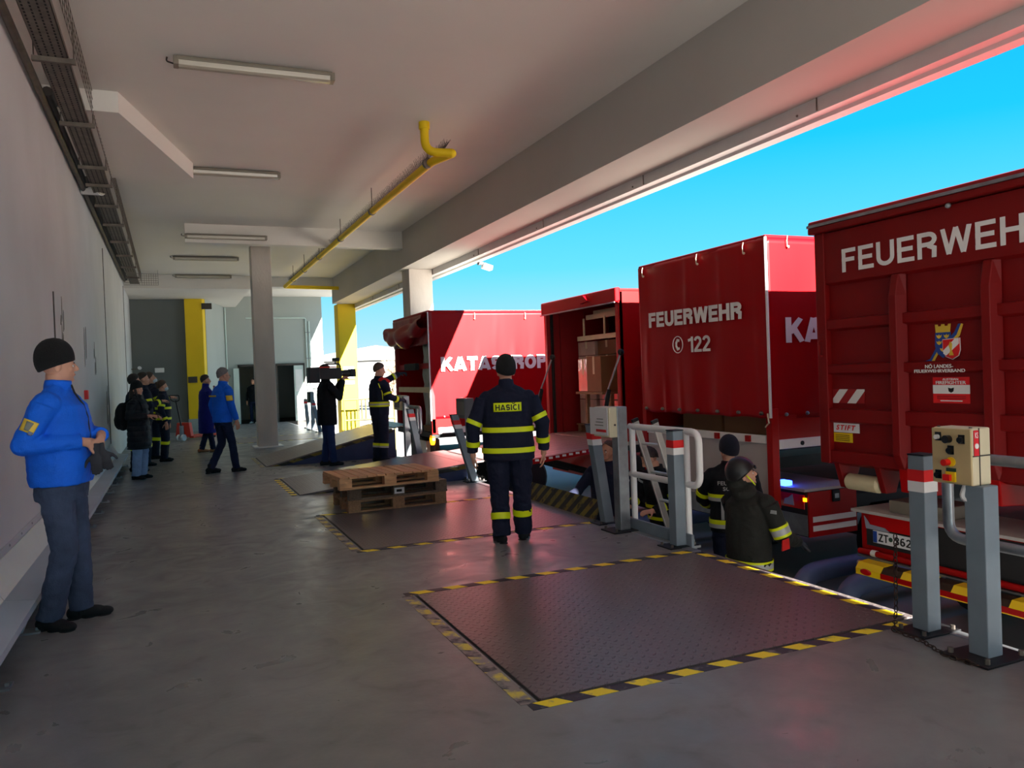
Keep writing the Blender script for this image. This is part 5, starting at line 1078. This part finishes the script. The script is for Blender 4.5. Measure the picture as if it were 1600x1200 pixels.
    if mask:
        mm = MB(); mm.ball(Hd((0, .060, 1.600)), .066*s, .068*s, .052*s, HM, 18, 12); remesh(mm, 'face_mask', vox*.8, M['maskm'], t, smooth=1)
    # ---------------- hair / hat
    def cap_mesh(off, front, back, rr=1.0, topx=0.0, pw=2.0):
        hm = MB()
        def fn(a, v):
            th = 2*math.pi*a; f = .5-.5*math.cos(th)      # a=0: face, .5: back
            zlim = front+(back-front)*f; phi = v*math.pi*.5
            zz = 1.695+(.098+off)*math.cos(phi*1.0)
            zt_ = 1.695+.098+off+topx; z = zt_+(zlim-zt_)*(v**1.35)
            rel = (z-1.695)/(.098+off+topx) if z > 1.695 else (z-1.695)/.098; r = math.sqrt(max(0.0, 1-abs(rel)**pw)) if rel > 0 else math.sqrt(max(0, 1-(rel*.76)**2))
            return Hd((math.sin(th)*(.079+off)*r*rr, -.010+math.cos(th)*(.098+off)*r*rr, z))
        hm.grid(fn, 28, 12); return hm
    if hair and hat is None:
        st = 'short'
        g = cap_mesh(.004, 1.748, 1.605)
        g.v = [tuple(V(p)+V((noise.noise(V(p)*45), noise.noise(V(p)*45+V((5, 0, 0))), noise.noise(V(p)*45+V((0, 9, 0)))))*.006*s) for p in g.v]
        g.build('hair', hair, t, smooth='all', solid=-.004*s)
    if hat:
        km, kind = hat
        if kind == 'beanie':
            g = cap_mesh(.011, 1.690, 1.618, topx=.022, pw=2.3); g.build('knit_cap', km, t, smooth='all', solid=-.008*s)
            cf = MB(); rs = []
            for dz, o in ((-.004, .014), (.0, .018), (.03, .019), (.036, .012)):
                rs.append([])
                for i in range(28):
                    x = 2*math.pi*i/28; z = 1.690-.072*(.5-.5*math.cos(x))+dz; rel = (z-1.695)/.12 if z > 1.695 else (z-1.695)/.098*.76; r = math.sqrt(1-min(.9, rel*rel))
                    rs[-1].append(Hd((math.sin(x)*(.079+o)*r, -.010+math.cos(x)*(.098+o)*r, z)))
            cf.rings(rs, cap=False); cf.build('cap_cuff', km, t, smooth='all')
        if kind == 'helmet':
            g = cap_mesh(.026, 1.715, 1.60); g.build('helmet_shell', km, t, smooth='all', solid=-.012*s)
    if hair and hat and hat[1] == 'beanie' and hood != 'short':
        pass
    # ---------------- reflective bands
    Jb = [(z, rx*s+.010*s, ry*s+.010*s) for z, rx, ry in J]
    for bd in bands or []:
        kd = bd[0]
        if kd == 'torso':
            _, z0, z1, m = bd; rs = []
            for z, o in ((z0, .0), (z0, .004), (z1, .004), (z1, .0)):
                rx, ry = lerp_prof(Jb, z); rs.append(ellring(z*s, rx+o, ry+o, 0, lean*(z-.92)*s, 40))
            MB().rings(rs+[rs[0]], cap=False).build('reflective_band', m, t, smooth=True)
        elif kd in ('uarm', 'farm', 'shin', 'thigh'):
            _, sd, a0, a1, m = bd
            if kd == 'uarm': p, q, r0, r1 = S(A[sd]['sh']), S(A[sd]['el']), .074*loose*aw, .060*loose*aw
            elif kd == 'farm': p, q, r0, r1 = S(A[sd]['el']), S(A[sd]['wr']), .060*loose*aw, .047*loose*aw
            elif kd == 'shin': p, q, r0, r1 = S(Lg[sd]['kn']), S(Lg[sd]['an'])+V((0, 0, .03))*s, .068*loose*lw, .060*loose*lw
            else: p, q, r0, r1 = S(Lg[sd]['hip']), S(Lg[sd]['kn']), .098*loose*lw, .07*loose*lw
            rr = lambda x: (r0+(r1-r0)*x+.009)*s
            d = (q-p); ax = d.normalized(); MB().lathe([(rr(a0)-.004, a0*d.length), (rr(a0), a0*d.length), (rr(a1), a1*d.length), (rr(a1)-.004, a1*d.length)], p, ax, 24).build('reflective_band', m, t, smooth=True)
    t['_s'] = s
    return t, S, Hd, A, J, HM
def clean(t):
    if '_s' in t: del t['_s']
def ring_band(sds=('R', 'L')):
    return [('uarm', s_, .55, .72, M['fluo']) for s_ in sds]+[('farm', s_, .62, .82, M['fluo']) for s_ in sds]
# ---- 1 man in bright blue softshell, hands clasped
t, S, Hd, A, J, HM = person('man in black knit cap and bright blue softshell jacket standing by the left wall', (-.69, 5.94, 0), -104, 1.86, wide=1.12, deep=1.32, jacket=M['softblue'], hem=.90, trousers=M['jeans'], shoes=M['suede'],
    arms={'R': dict(el=(.27, -.11, 1.17), wr=(.12, .17, 1.17), fwd=(-.75, .62, -.25), back=(.5, .6, .5), curl=.55), 'L': dict(el=(-.29, .06, 1.19), wr=(-.07, .225, 1.20), fwd=(.8, .2, -.35), back=(-.2, .9, .35), curl=.6)},
    legs={'R': dict(hip=(.10, 0, .92), kn=(.12, .05, .50), an=(.13, -.06, .085), toe=(.35, 1, 0)), 'L': dict(hip=(-.10, 0, .92), kn=(-.10, .04, .50), an=(-.10, .05, .085), toe=(-.35, 1, 0))},
    head=(28, 0, 0), hat=(M['knit'], 'beanie'), vox=.0065, collar=.062, lw=1.1, loose=1.06, wr=.007, hair=M['hairdark'])
s = t['_s']
MB().tube([S((0, .083, 1.53)), S((0, .100, 1.48)), S((0, .150, 1.40)), S((0, .172, 1.32)), S((0, .180, 1.2)), S((0, .182, 1.08)), S((0, .168, .92))], .006, 6).build('zip', M['black'], t)
MB().tube([S((.13, .115, 1.09)), S((.15, .105, .97))], .009, 6).build('pocket_zip', M['black'], t)
pa_ = MB()
el_, sh_ = V(A['R']['el']), V(A['R']['sh'])
def arm_patch(a, b):
    p = sh_.lerp(el_, .42+.28*(1-b)); r = .083-.008*(1-b); th = -.6+1.1*a
    d = (el_-sh_).normalized(); ox = V((1, 0, 0)); ox = (ox-d*ox.dot(d)).normalized(); oy = d.cross(ox)
    return (p+(ox*math.cos(th)+oy*math.sin(th))*r)*s
pt = MB().grid(arm_patch, 8, 6).build('sleeve_patch', M['crestyellow'], t, smooth='all', solid=.003)
def arm_shield(a, b): 
    u = .5+(a-.5)*.45*(1-.3*(1-b)); p = V(arm_patch(u, .15+.7*b)); c_ = sh_.lerp(el_, .55)*s; return p+(p-c_).normalized()*.004
MB().grid(arm_shield, 6, 6).build('patch_shield', M['signgrey'], pt, smooth='all', solid=.002)
pt2 = MB().grid(lambda a, b: V(arm_patch(.02+.3*a, -.12+.3*b))+V((.004, 0, 0)), 4, 3).build('patch_blue_field', M['bluepipe'], pt, smooth='all', solid=.002)
MB().ball(S((-.075, .145, 1.36)), .014*s, .006*s, .012*s).build('chest_badge', M['crestyellow'], t); clean(t)
gl = thing('work_gloves', 'pair of dark work gloves hanging from the clasped hands of the man in blue', 'gloves', (-.69, 5.94, 0), math.radians(-104))
gm = MB(); hand(gm, S((.07, .235, 1.09)), (.08, .05, -1), (1, .3, 0), 1, .25, .86, glove=.005); gm.cone(S((.06, .235, 1.15)), S((.07, .235, 1.07)), .028, .026, n=12)
remesh(gm, 'glove', .006, M['glovegrey'], gl, smooth=2)
gm = MB(); hand(gm, S((.03, .255, 1.10)), (-.05, .30, -.95), (1, .3, 0), -1, .3, .84, glove=.005); gm.cone(S((.03, .245, 1.15)), S((.03, .255, 1.08)), .028, .025, n=12)
remesh(gm, 'glove', .006, M['glovegrey'], gl, smooth=2)
# ---- 2 HASICI firefighter seen from behind
F = M['fluo']
t, S, Hd, A, J, HM = person('stocky firefighter from behind in navy uniform with HASIČI on the back', (2.83, 6.63, 0), -22, 1.70, wide=1.30, deep=1.25, jacket=M['navy'], hem=.80, trousers=M['navy'], shoes=M['suede'], flare=.005,
    arms={'R': dict(sh=(.225, 0, 1.385), el=(.335, -.02, 1.15), wr=(.345, .05, .88), fwd=(0, .15, -1), back=(1, -.2, 0)), 'L': dict(sh=(-.225, 0, 1.385), el=(-.335, -.02, 1.15), wr=(-.35, .03, .88), fwd=(0, .15, -1), back=(-1, -.2, 0))},
    legs={'R': dict(hip=(.11, 0, .90), kn=(.115, .02, .50), an=(.115, .08, .085), toe=(.25, 1, 0)), 'L': dict(hip=(-.11, 0, .90), kn=(-.105, .02, .50), an=(-.10, -.06, .085), toe=(-.35, 1, 0))},
    head=(14, 0, 0), hat=(M['knit'], 'beanie'), vox=.0065, collar=.085, loose=1.16, lw=1.2, wr=.009,
    bands=[('torso', 1.075, 1.125, F), ('torso', .875, .925, F), ('uarm', 'R', .66, .84, F), ('uarm', 'L', .84, 1.0, F), ('farm', 'R', .52, .70, F), ('farm', 'L', .60, .78, F), ('shin', 'R', .50, .66, F), ('shin', 'L', .56, .72, F)])
s = t['_s']
def back_pt(x, z, o):
    rx, ry = lerp_prof(J, z); q = max(0, 1-abs(x/rx)**2.3)**(1/2.3); return V((x, -ry*q-.010-o, z))*s
pt = MB().grid(lambda a, b: back_pt(-.135+.27*a, 1.275+.085*b+.0*a, .004), 14, 4).build('back_patch', M['fluo'], t, smooth='all', solid=.003)
block_text('HASICI', M['textblack'], pt, (0, 0, 0), (1, 0, 0), (0, 0, 1), 1, 1, t=.2, gap=.12, warp=lambda a, b, d: back_pt(-.115+.23*a, 1.287+.055*b, .0065+d*.6))
hk = MB()
for x0_, x1_ in ((.046, .059), (.072, .059)): hk.add([back_pt(x0_-.005, 1.359, .0085), back_pt(x0_+.005, 1.359, .0085), back_pt(x1_+.005, 1.345, .0085), back_pt(x1_-.005, 1.345, .0085)], [(0, 1, 2, 3)])
hk.build('caron', M['textblack'], pt); clean(t)
# ---- 3 grey haired walker in blue jacket
t, S, Hd, A, J, HM = person('grey haired man with glasses in bright blue jacket walking past the grey pillar', (.80, 14.55, 0), -66, 1.84, wide=1.05, deep=1.1, jacket=M['softblue'], hem=.86, trousers=M['jeansdark'], shoes=M['suede'],
    arms={'R': dict(el=(.26, .03, 1.15), wr=(.25, .12, .90), fwd=(0, .2, -1), back=(1, 0, 0)), 'L': dict(el=(-.27, -.05, 1.15), wr=(-.26, .02, .88), fwd=(0, .2, -1), back=(-1, 0, 0))},
    legs={'R': dict(kn=(.10, .10, .51), an=(.10, .16, .085), toe=(.05, 1, 0)), 'L': dict(kn=(-.10, .02, .50), an=(-.10, -.20, .10), toe=(0, 1, 0))}, head=(-8, -4, 0), hair=M['hairgrey'], vox=.008, collar=.06, lean=.05)
s = t['_s']; MB().box(-.12*s, .12*s, -.168*s, -.160*s, 1.30*s, 1.325*s).build('back_lettering', M['crestyellow'], t)
sh_, el_ = V(A['R']['sh']), V(A['R']['el']); pt = MB().grid(lambda a, b: (sh_.lerp(el_, .35+.35*b)+V((math.cos(-.8+1.4*a-.5), math.sin(-.8+1.4*a-.5), 0))*.083)*s, 6, 4).build('sleeve_patch', M['crestyellow'], t, smooth='all', solid=.004)
gz = MB(); 
for k in (1, -1): torus(gz, Hd((.031*k, .108, 1.65)), .019, .002, HM@V((0, 1, 0)), 1.1, HM@V((1, 0, 0)), 14, 5); gz.cone(Hd((.05*k, .105, 1.652)), Hd((.082*k, .01, 1.655)), .002, n=5)
gz.build('glasses', M['blackmetal'], t); clean(t)
# ---- 4 woman in long blue coat
t, S, Hd, A, J, HM = person('person in long deep blue coat standing behind the grey haired walker', (.72, 19.2, 0), -75, 1.78, wide=1.0, deep=1.15, jacket=M['coatblue'], hem=.44, trousers=M['jeansdark'], shoes=M['tan'], flare=.035,
    arms={'R': dict(el=(.25, .02, 1.14), wr=(.13, .19, 1.20), fwd=(-.3, .5, .6), back=(.3, .8, 0)), 'L': dict(el=(-.25, .02, 1.14), wr=(-.12, .22, 1.36), fwd=(.2, .1, 1), back=(-.5, .8, 0))},
    legs={'R': dict(an=(.12, .08, .085)), 'L': dict(an=(-.11, -.12, .085))}, head=(-10, 0, 0), hair=M['hairdark'], vox=.009, collar=.09, aw=1.1)
clean(t)
# ---- 5 young woman in black puffer coat
t, S, Hd, A, J, HM = person('woman in black knit cap, long black padded coat and light jeans by the wall', (-.53, 14.6, 0), -118, 1.64, wide=1.02, deep=1.2, jacket=M['puffer'], hem=.56, trousers=M['jeanslight'], shoes=M['suede'], flare=.03,
    arms={'R': dict(el=(.27, -.02, 1.15), wr=(.14, .26, 1.16), fwd=(-.3, .9, 0), back=(.5, .1, .8), curl=.6), 'L': dict(el=(-.27, .0, 1.14), wr=(-.12, .26, 1.14), fwd=(.3, .9, 0), back=(-.5, .1, .8), curl=.6)},
    head=(-12, 0, 0), hat=(M['knit'], 'beanie'), hair=M['hairdark'], vox=.008, collar=.08, puff=(.012, .09), aw=1.15, lw=1.25)
s = t['_s']; hm = MB()
for k in (1, -1): hm.cone(Hd((.068*k, .02, 1.66)), S((.085*k, .06, 1.36)), .028*s, .02*s, n=10)
hm.cone(Hd((0, -.06, 1.68)), S((0, -.11, 1.42)), .08*s, .06*s, n=14); remesh(hm, 'long_hair', .009, M['hairdark'], t, smooth=2, wr=.004, wscale=30); clean(t)
bp_ = thing('backpack', 'black backpack worn by the woman in the padded coat', 'bag', (-.53, 14.6, 0), math.radians(-118))
bm2 = MB(); bm2.ball(S((.02, -.28, 1.16))*1.0, .15, .12, .24); bm2.ball(S((.02, -.36, 1.08)), .11, .07, .15); remesh(bm2, 'pack', .01, M['blackcloth'], bp_, smooth=4, wr=.006)
for k in (1, -1): MB().tube([S((.10*k, -.2, 1.40)), S((.11*k, -.05, 1.50)), S((.115*k, .12, 1.40)), S((.12*k, .16, 1.25))], .016, 6).build('strap', M['blackcloth'], bp_, smooth=True)
ph_ = tag(MB().box(-.035, .035, -.006, .006, -.07, .07).build('phone', M['blackmetal'], bevel=.004), 'dark phone held by the woman in the padded coat', 'phone'); ph_.location = (-.20, 14.38, 1.07); ph_.rotation_euler = (.9, 0, -1.2)
# ---- 6..9 firefighters behind her
FB = [('torso', 1.15, 1.20, F), ('torso', .92, .97, F), ('shin', 'R', .15, .32, F), ('shin', 'L', .15, .32, F)]+ring_band()
specs = [('firefighter with short dark hair half hidden behind the woman in the padded coat', (-.62, 15.85, 0), -70, 1.80, (5, 0, 0), M['hairdark'], False, {}),
         ('tallest dark haired firefighter in the group by the wall', (-.50, 16.9, 0), -80, 1.84, (-8, 0, 0), M['hairdark'], False, {'R': dict(el=(.26, .05, 1.15), wr=(.08, .28, 1.22), fwd=(-.4, .8, .1), back=(.2, .3, 1))}),
         ('firefighter in a lowered face mask looking at a phone beside the group', (-.38, 18.4, 0), -75, 1.87, (0, 12, 0), M['hairbrown'], True, {'R': dict(el=(.25, .06, 1.17), wr=(.10, .30, 1.25), fwd=(-.3, .9, .1), back=(.2, .1, 1)), 'L': dict(el=(-.25, .06, 1.17), wr=(-.08, .30, 1.25), fwd=(.3, .9, .1), back=(-.2, .1, 1))}),
         ('firefighter woman with pale face mask and yellow banded jacket by the pallet jack', (-.17, 17.6, 0), -95, 1.68, (25, 0, 0), M['hairbrown'], True, {'R': dict(el=(.27, -.02, 1.13), wr=(.27, .07, .88)), 'L': dict(el=(-.27, -.02, 1.13), wr=(-.26, .07, .88))})]
for lb, lc, hd_, hh, hv, hr_, mk_, ar_ in specs:
    t, S, Hd, A, J, HM = person(lb, lc, hd_, hh, wide=1.05, deep=1.1, jacket=M['navy'], hem=.84, trousers=M['navy'], head=hv, hair=hr_, mask=mk_, arms=ar_, bands=FB, vox=.009, loose=1.08, lw=1.08)
    if hh == 1.68: s = t['_s']; bn = MB(); bn.ball(Hd((0, -.115, 1.72)), .04*s); bn.ball(Hd((0, -.10, 1.66)), .035*s, .03*s, .06*s); remesh(bn, 'hair_bun', .008, M['hairbrown'], t, smooth=2)
    clean(t)
# ---- 10 cameraman
t, S, Hd, A, J, HM = person('cameraman in long black jacket and blue jeans with a video camera on his shoulder', (2.56, 14.3, 0), -80, 1.84, wide=1.05, deep=1.12, jacket=M['blackcloth'], hem=.72, trousers=M['jeansblue'], shoes=M['suede'], flare=.01,
    arms={'R': dict(el=(.27, .14, 1.20), wr=(.20, .24, 1.50), fwd=(-.15, .5, .7), back=(1, .1, .2), curl=.8), 'L': dict(el=(-.24, .22, 1.28), wr=(-.02, .33, 1.52), fwd=(.3, .6, .5), back=(-.8, .1, -.4), curl=.8)},
    legs={'R': dict(an=(.11, .05, .085)), 'L': dict(an=(-.10, -.04, .085))}, head=(-8, 0, 0), hair=M['hairdark'], vox=.009, collar=.06); clean(t)
vc = thing('video_camera', 'black shoulder video camera with top light and lens aimed at the trucks', 'video camera', (2.56, 14.3, 0), math.radians(-80))
M['camplastic'] = mat('black_camera_plastic', rgb(24, 24, 26), .45, var=.1)
MB().box(.13, .26, -.20, .22, 1.56, 1.76).build('camera_body', M['camplastic'], vc, bevel=.02); MB().box(.12, .27, -.40, -.19, 1.50, 1.78).build('battery_pack', M['camplastic'], vc, bevel=.02)
MB().cone((.195, .22, 1.66), (.195, .40, 1.66), .055, .062, n=18).build('lens', M['camplastic'], vc, smooth=True); MB().box(.12, .27, .38, .48, 1.59, 1.73).build('lens_hood', M['camplastic'], vc, bevel=.008)
MB().tube(bend([(.195, -.1, 1.76), (.195, -.08, 1.83), (.195, .2, 1.83), (.195, .22, 1.76)], .04), .014, 8).build('carry_handle', M['camplastic'], vc, smooth=True)
MB().tube([(.195, .12, 1.82), (.195, .12, 1.89)], .01, 6).build('light_stem', M['camplastic'], vc); MB().box(.14, .25, .08, .18, 1.88, 1.94).build('camera_light', M['blackmetal'], vc, bevel=.006); MB().box(.15, .24, .18, .185, 1.89, 1.93).build('light_glass', M['glass'], vc)
MB().tube([(.13, .12, 1.70), (.02, .16, 1.70)], .022, 8).build('viewfinder', M['camplastic'], vc, smooth=True); MB().box(.145, .245, -.19, .12, 1.765, 1.785).build('orange_strip', M['jackred'], vc)
# ---- 11 firefighter reaching to the far truck
t, S, Hd, A, J, HM = person('firefighter with red shoulder panel reaching up to the open rear of the far truck', (3.50, 14.2, 0), -72, 1.84, wide=1.1, deep=1.1, jacket=M['navy'], hem=.84, trousers=M['navy'], shoes=M['suede'],
    arms={'L': dict(sh=(-.2, .03, 1.43), el=(-.26, .33, 1.46), wr=(-.20, .58, 1.58), fwd=(.1, 1, .1), back=(-.3, 0, 1), curl=.7), 'R': dict(el=(.27, .04, 1.18), wr=(.22, .29, 1.10), fwd=(-.1, 1, .1), back=(.6, 0, .8), curl=.7)},
    head=(-14, -10, 0), hair=M['hairbrown'], vox=.0085, loose=1.08, lw=1.1, gloves=M['glovegrey'],
    bands=[('torso', 1.00, 1.03, F), ('torso', 1.03, 1.06, M['silver']), ('torso', 1.06, 1.09, F), ('shin', 'R', .42, .54, F), ('shin', 'R', .54, .62, M['silver']), ('shin', 'L', .42, .54, F), ('shin', 'L', .54, .62, M['silver']), ('farm', 'L', .5, .62, F), ('farm', 'L', .62, .72, M['silver']), ('farm', 'R', .55, .75, F), ('uarm', 'R', .7, .85, F)])
s = t['_s']; rp_ = MB(); rp_.ball(S((.17, .03, 1.455)), .085*s, .10*s, .05*s, Matrix.Rotation(.4, 3, 'Y')); rp_.cone(S((.10, -.02, 1.50)), S((.22, .05, 1.35)), .06*s, .06*s, n=12); remesh(rp_, 'red_shoulder_panel', .009, M['redcloth'], t, smooth=2)
MB().tube([S((.16, -.10, 1.42)), S((.20, -.05, 1.25)), S((.19, -.04, 1.1))], .008, 6).build('yellow_piping', M['fluo'], t); MB().box(.125*s, .135*s, -.03*s, .02*s, .42*s, .72*s).build('leg_lettering', M['silver'], t); clean(t)
# ---- yard crew
YZ = GZ
t, S, Hd, A, J, HM = person('navy dressed man in the yard seen between the posts, hand on a pipe', (4.78, 8.18, YZ), 130, 1.80, wide=1.15, deep=1.15, jacket=M['navy'], hem=.86, trousers=M['navy'], head=(-20, 10, 0), hair=M['hairbrown'], vox=.0085,
    arms={'R': dict(el=(.32, .18, 1.20), wr=(.42, .40, 1.12), fwd=(.2, 1, -.1), back=(.2, 0, 1), curl=.9), 'L': dict()}, skin=M['skin2']); clean(t)
t, S, Hd, A, J, HM = person('firefighter in the yard half hidden behind the aluminium ladder', (5.15, 7.55, YZ), 100, 1.78, wide=1.1, deep=1.1, jacket=M['blackcloth'], hem=.84, trousers=M['navy'], head=(-30, -35, 0), hair=M['hairdark'], vox=.0085, lean=.18,
    bands=[('torso', 1.06, 1.10, F), ('torso', .92, .96, F), ('uarm', 'R', .2, .3, M['silver']), ('farm', 'R', .5, .68, F), ('farm', 'L', .5, .68, F), ('uarm', 'L', .7, .82, F)],
    arms={'R': dict(el=(.28, .12, 1.18), wr=(.2, .36, 1.08), fwd=(-.1, 1, 0), back=(.5, 0, 1)), 'L': dict(el=(-.28, .12, 1.18), wr=(-.2, .36, 1.08), fwd=(.1, 1, 0), back=(-.5, 0, 1))}, face=False); clean(t)
t, S, Hd, A, J, HM = person('firefighter in navy cap facing the truck marked 122, FEUERWEHR SCH on the back', (5.42, 6.72, YZ), -35, 1.88, wide=1.1, deep=1.12, jacket=M['blackcloth'], hem=.84, trousers=M['navy'], head=(25, 0, 0), hat=(M['knitnavy'], 'beanie'), vox=.0085, loose=1.08, collar=.06,
    bands=[('torso', 1.20, 1.235, F), ('torso', 1.165, 1.2, M['silver']), ('torso', .93, .975, F), ('torso', .89, .93, M['silver']), ('uarm', 'L', .7, .85, F), ('farm', 'L', .5, .7, F)],
    arms={'L': dict(el=(-.28, .12, 1.16), wr=(-.20, .34, 1.05), fwd=(.2, 1, 0), back=(-.4, 0, 1)), 'R': dict(el=(.28, .12, 1.16), wr=(.2, .34, 1.05), fwd=(-.2, 1, 0), back=(.4, 0, 1))}, face=False)
s = t['_s']; J2 = list(J)
def back2(x, z, o, J=J2, s=s):
    rx, ry = lerp_prof(J, z); q = max(0, 1-abs(x/rx)**2.3)**(1/2.3); return V((x, -ry*q-.010-o, z))*s
text('FEU', M['silver'], t, (0, 0, 0), (1, 0, 0), (0, 0, 1), 1, 1, warp=lambda a, b, d: back2(-.13+.10*a, 1.33+.038*b, .004+d*.5), bold=.015); text('SCH', M['silver'], t, (0, 0, 0), (1, 0, 0), (0, 0, 1), 1, 1, warp=lambda a, b, d: back2(-.08+.11*a, 1.275+.038*b, .004+d*.5), bold=.015)
MB().grid(lambda a, b: back2(-.105+.03*a, .98+.185*b, .006), 3, 8).build('vertical_band', M['silver'], t, smooth='all', solid=.003); clean(t)
t, S, Hd, A, J, HM = person('helmeted firefighter in dark olive suit in the yard looking up at the container truck', (4.72, 5.62, YZ), -82, 1.80, wide=1.12, deep=1.18, jacket=M['olive'], hem=.80, trousers=M['olive'], head=(-38, 16, 0), hat=(M['helmet'], 'helmet'), vox=.0068, loose=1.2, lw=1.15, collar=.09, wr=.008, gloves=M['glovegrey'],
    bands=[('uarm', 'R', .66, .74, F), ('uarm', 'R', .74, .92, M['silver']), ('uarm', 'R', .92, 1.0, F), ('torso', .815, .835, F), ('torso', .835, .885, M['silver']), ('torso', .885, .905, F)],
    arms={'R': dict(sh=(.22, .02, 1.41), el=(.30, .10, 1.13), wr=(.22, .38, 1.03), fwd=(-.1, 1, -.35), back=(.4, .3, .9), curl=.5), 'L': dict(sh=(-.22, .02, 1.41), el=(-.28, .16, 1.15), wr=(-.16, .38, 1.05), fwd=(.1, 1, -.3), back=(-.4, .3, .9), curl=.5)})
s = t['_s']; hm = MB()
hm.ball(S((0, -.04, 1.50)), .13*s, .11*s, .085*s); hm.ball(Hd((0, -.07, 1.60)), .105*s, .085*s, .09*s); remesh(hm, 'neck_cloth', .008, M['olive'], t, smooth=4, wr=.006)
MB().tube([Hd((.105*math.sin(a), -.01+.125*math.cos(a), 1.705)) for a in [-1.2+2.4*i/14 for i in range(15)]], .009*s, 6).build('helmet_rim', M['helmet'], t, smooth=True)
sp_ = MB()
for k in (1, -1): sp_.ball(Hd((.036*k, .122, 1.70)), .030*s, .012*s, .018*s, HM, 12, 8)
sp_.build('goggles', M['visor'], t, smooth='all')
MB().tube([Hd((.10, .02, 1.66)), Hd((.085, .055, 1.59)), Hd((.03, .075, 1.545))], .007*s, 6).build('chin_strap', M['fluo'], t)
el_ = S(A['R']['el']); MB().prism([(-.045, -.07), (.05, -.06), (.045, .03), (-.035, .02)], .0, .012, 'x').build('red_flap', M['redcloth'], t, loc=el_+V((.075, -.07, -.03))*s)
MB().box(-.06*s, .06*s, -.004, .004, -.015*s, .015*s).build('name_strip', M['silver'], t, loc=S((.285, -.03, 1.36)))
clean(t)
# ---- person in the far doorway
t, S, Hd, A, J, HM = person('dark dressed person with white shoes inside the doorway behind the grey pillar', (2.86, 31.25, 0), 150, 1.72, jacket=M['blackcloth'], trousers=M['jeansdark'], shoes=M['white'], hair=M['hairdark'], vox=.012); clean(t)
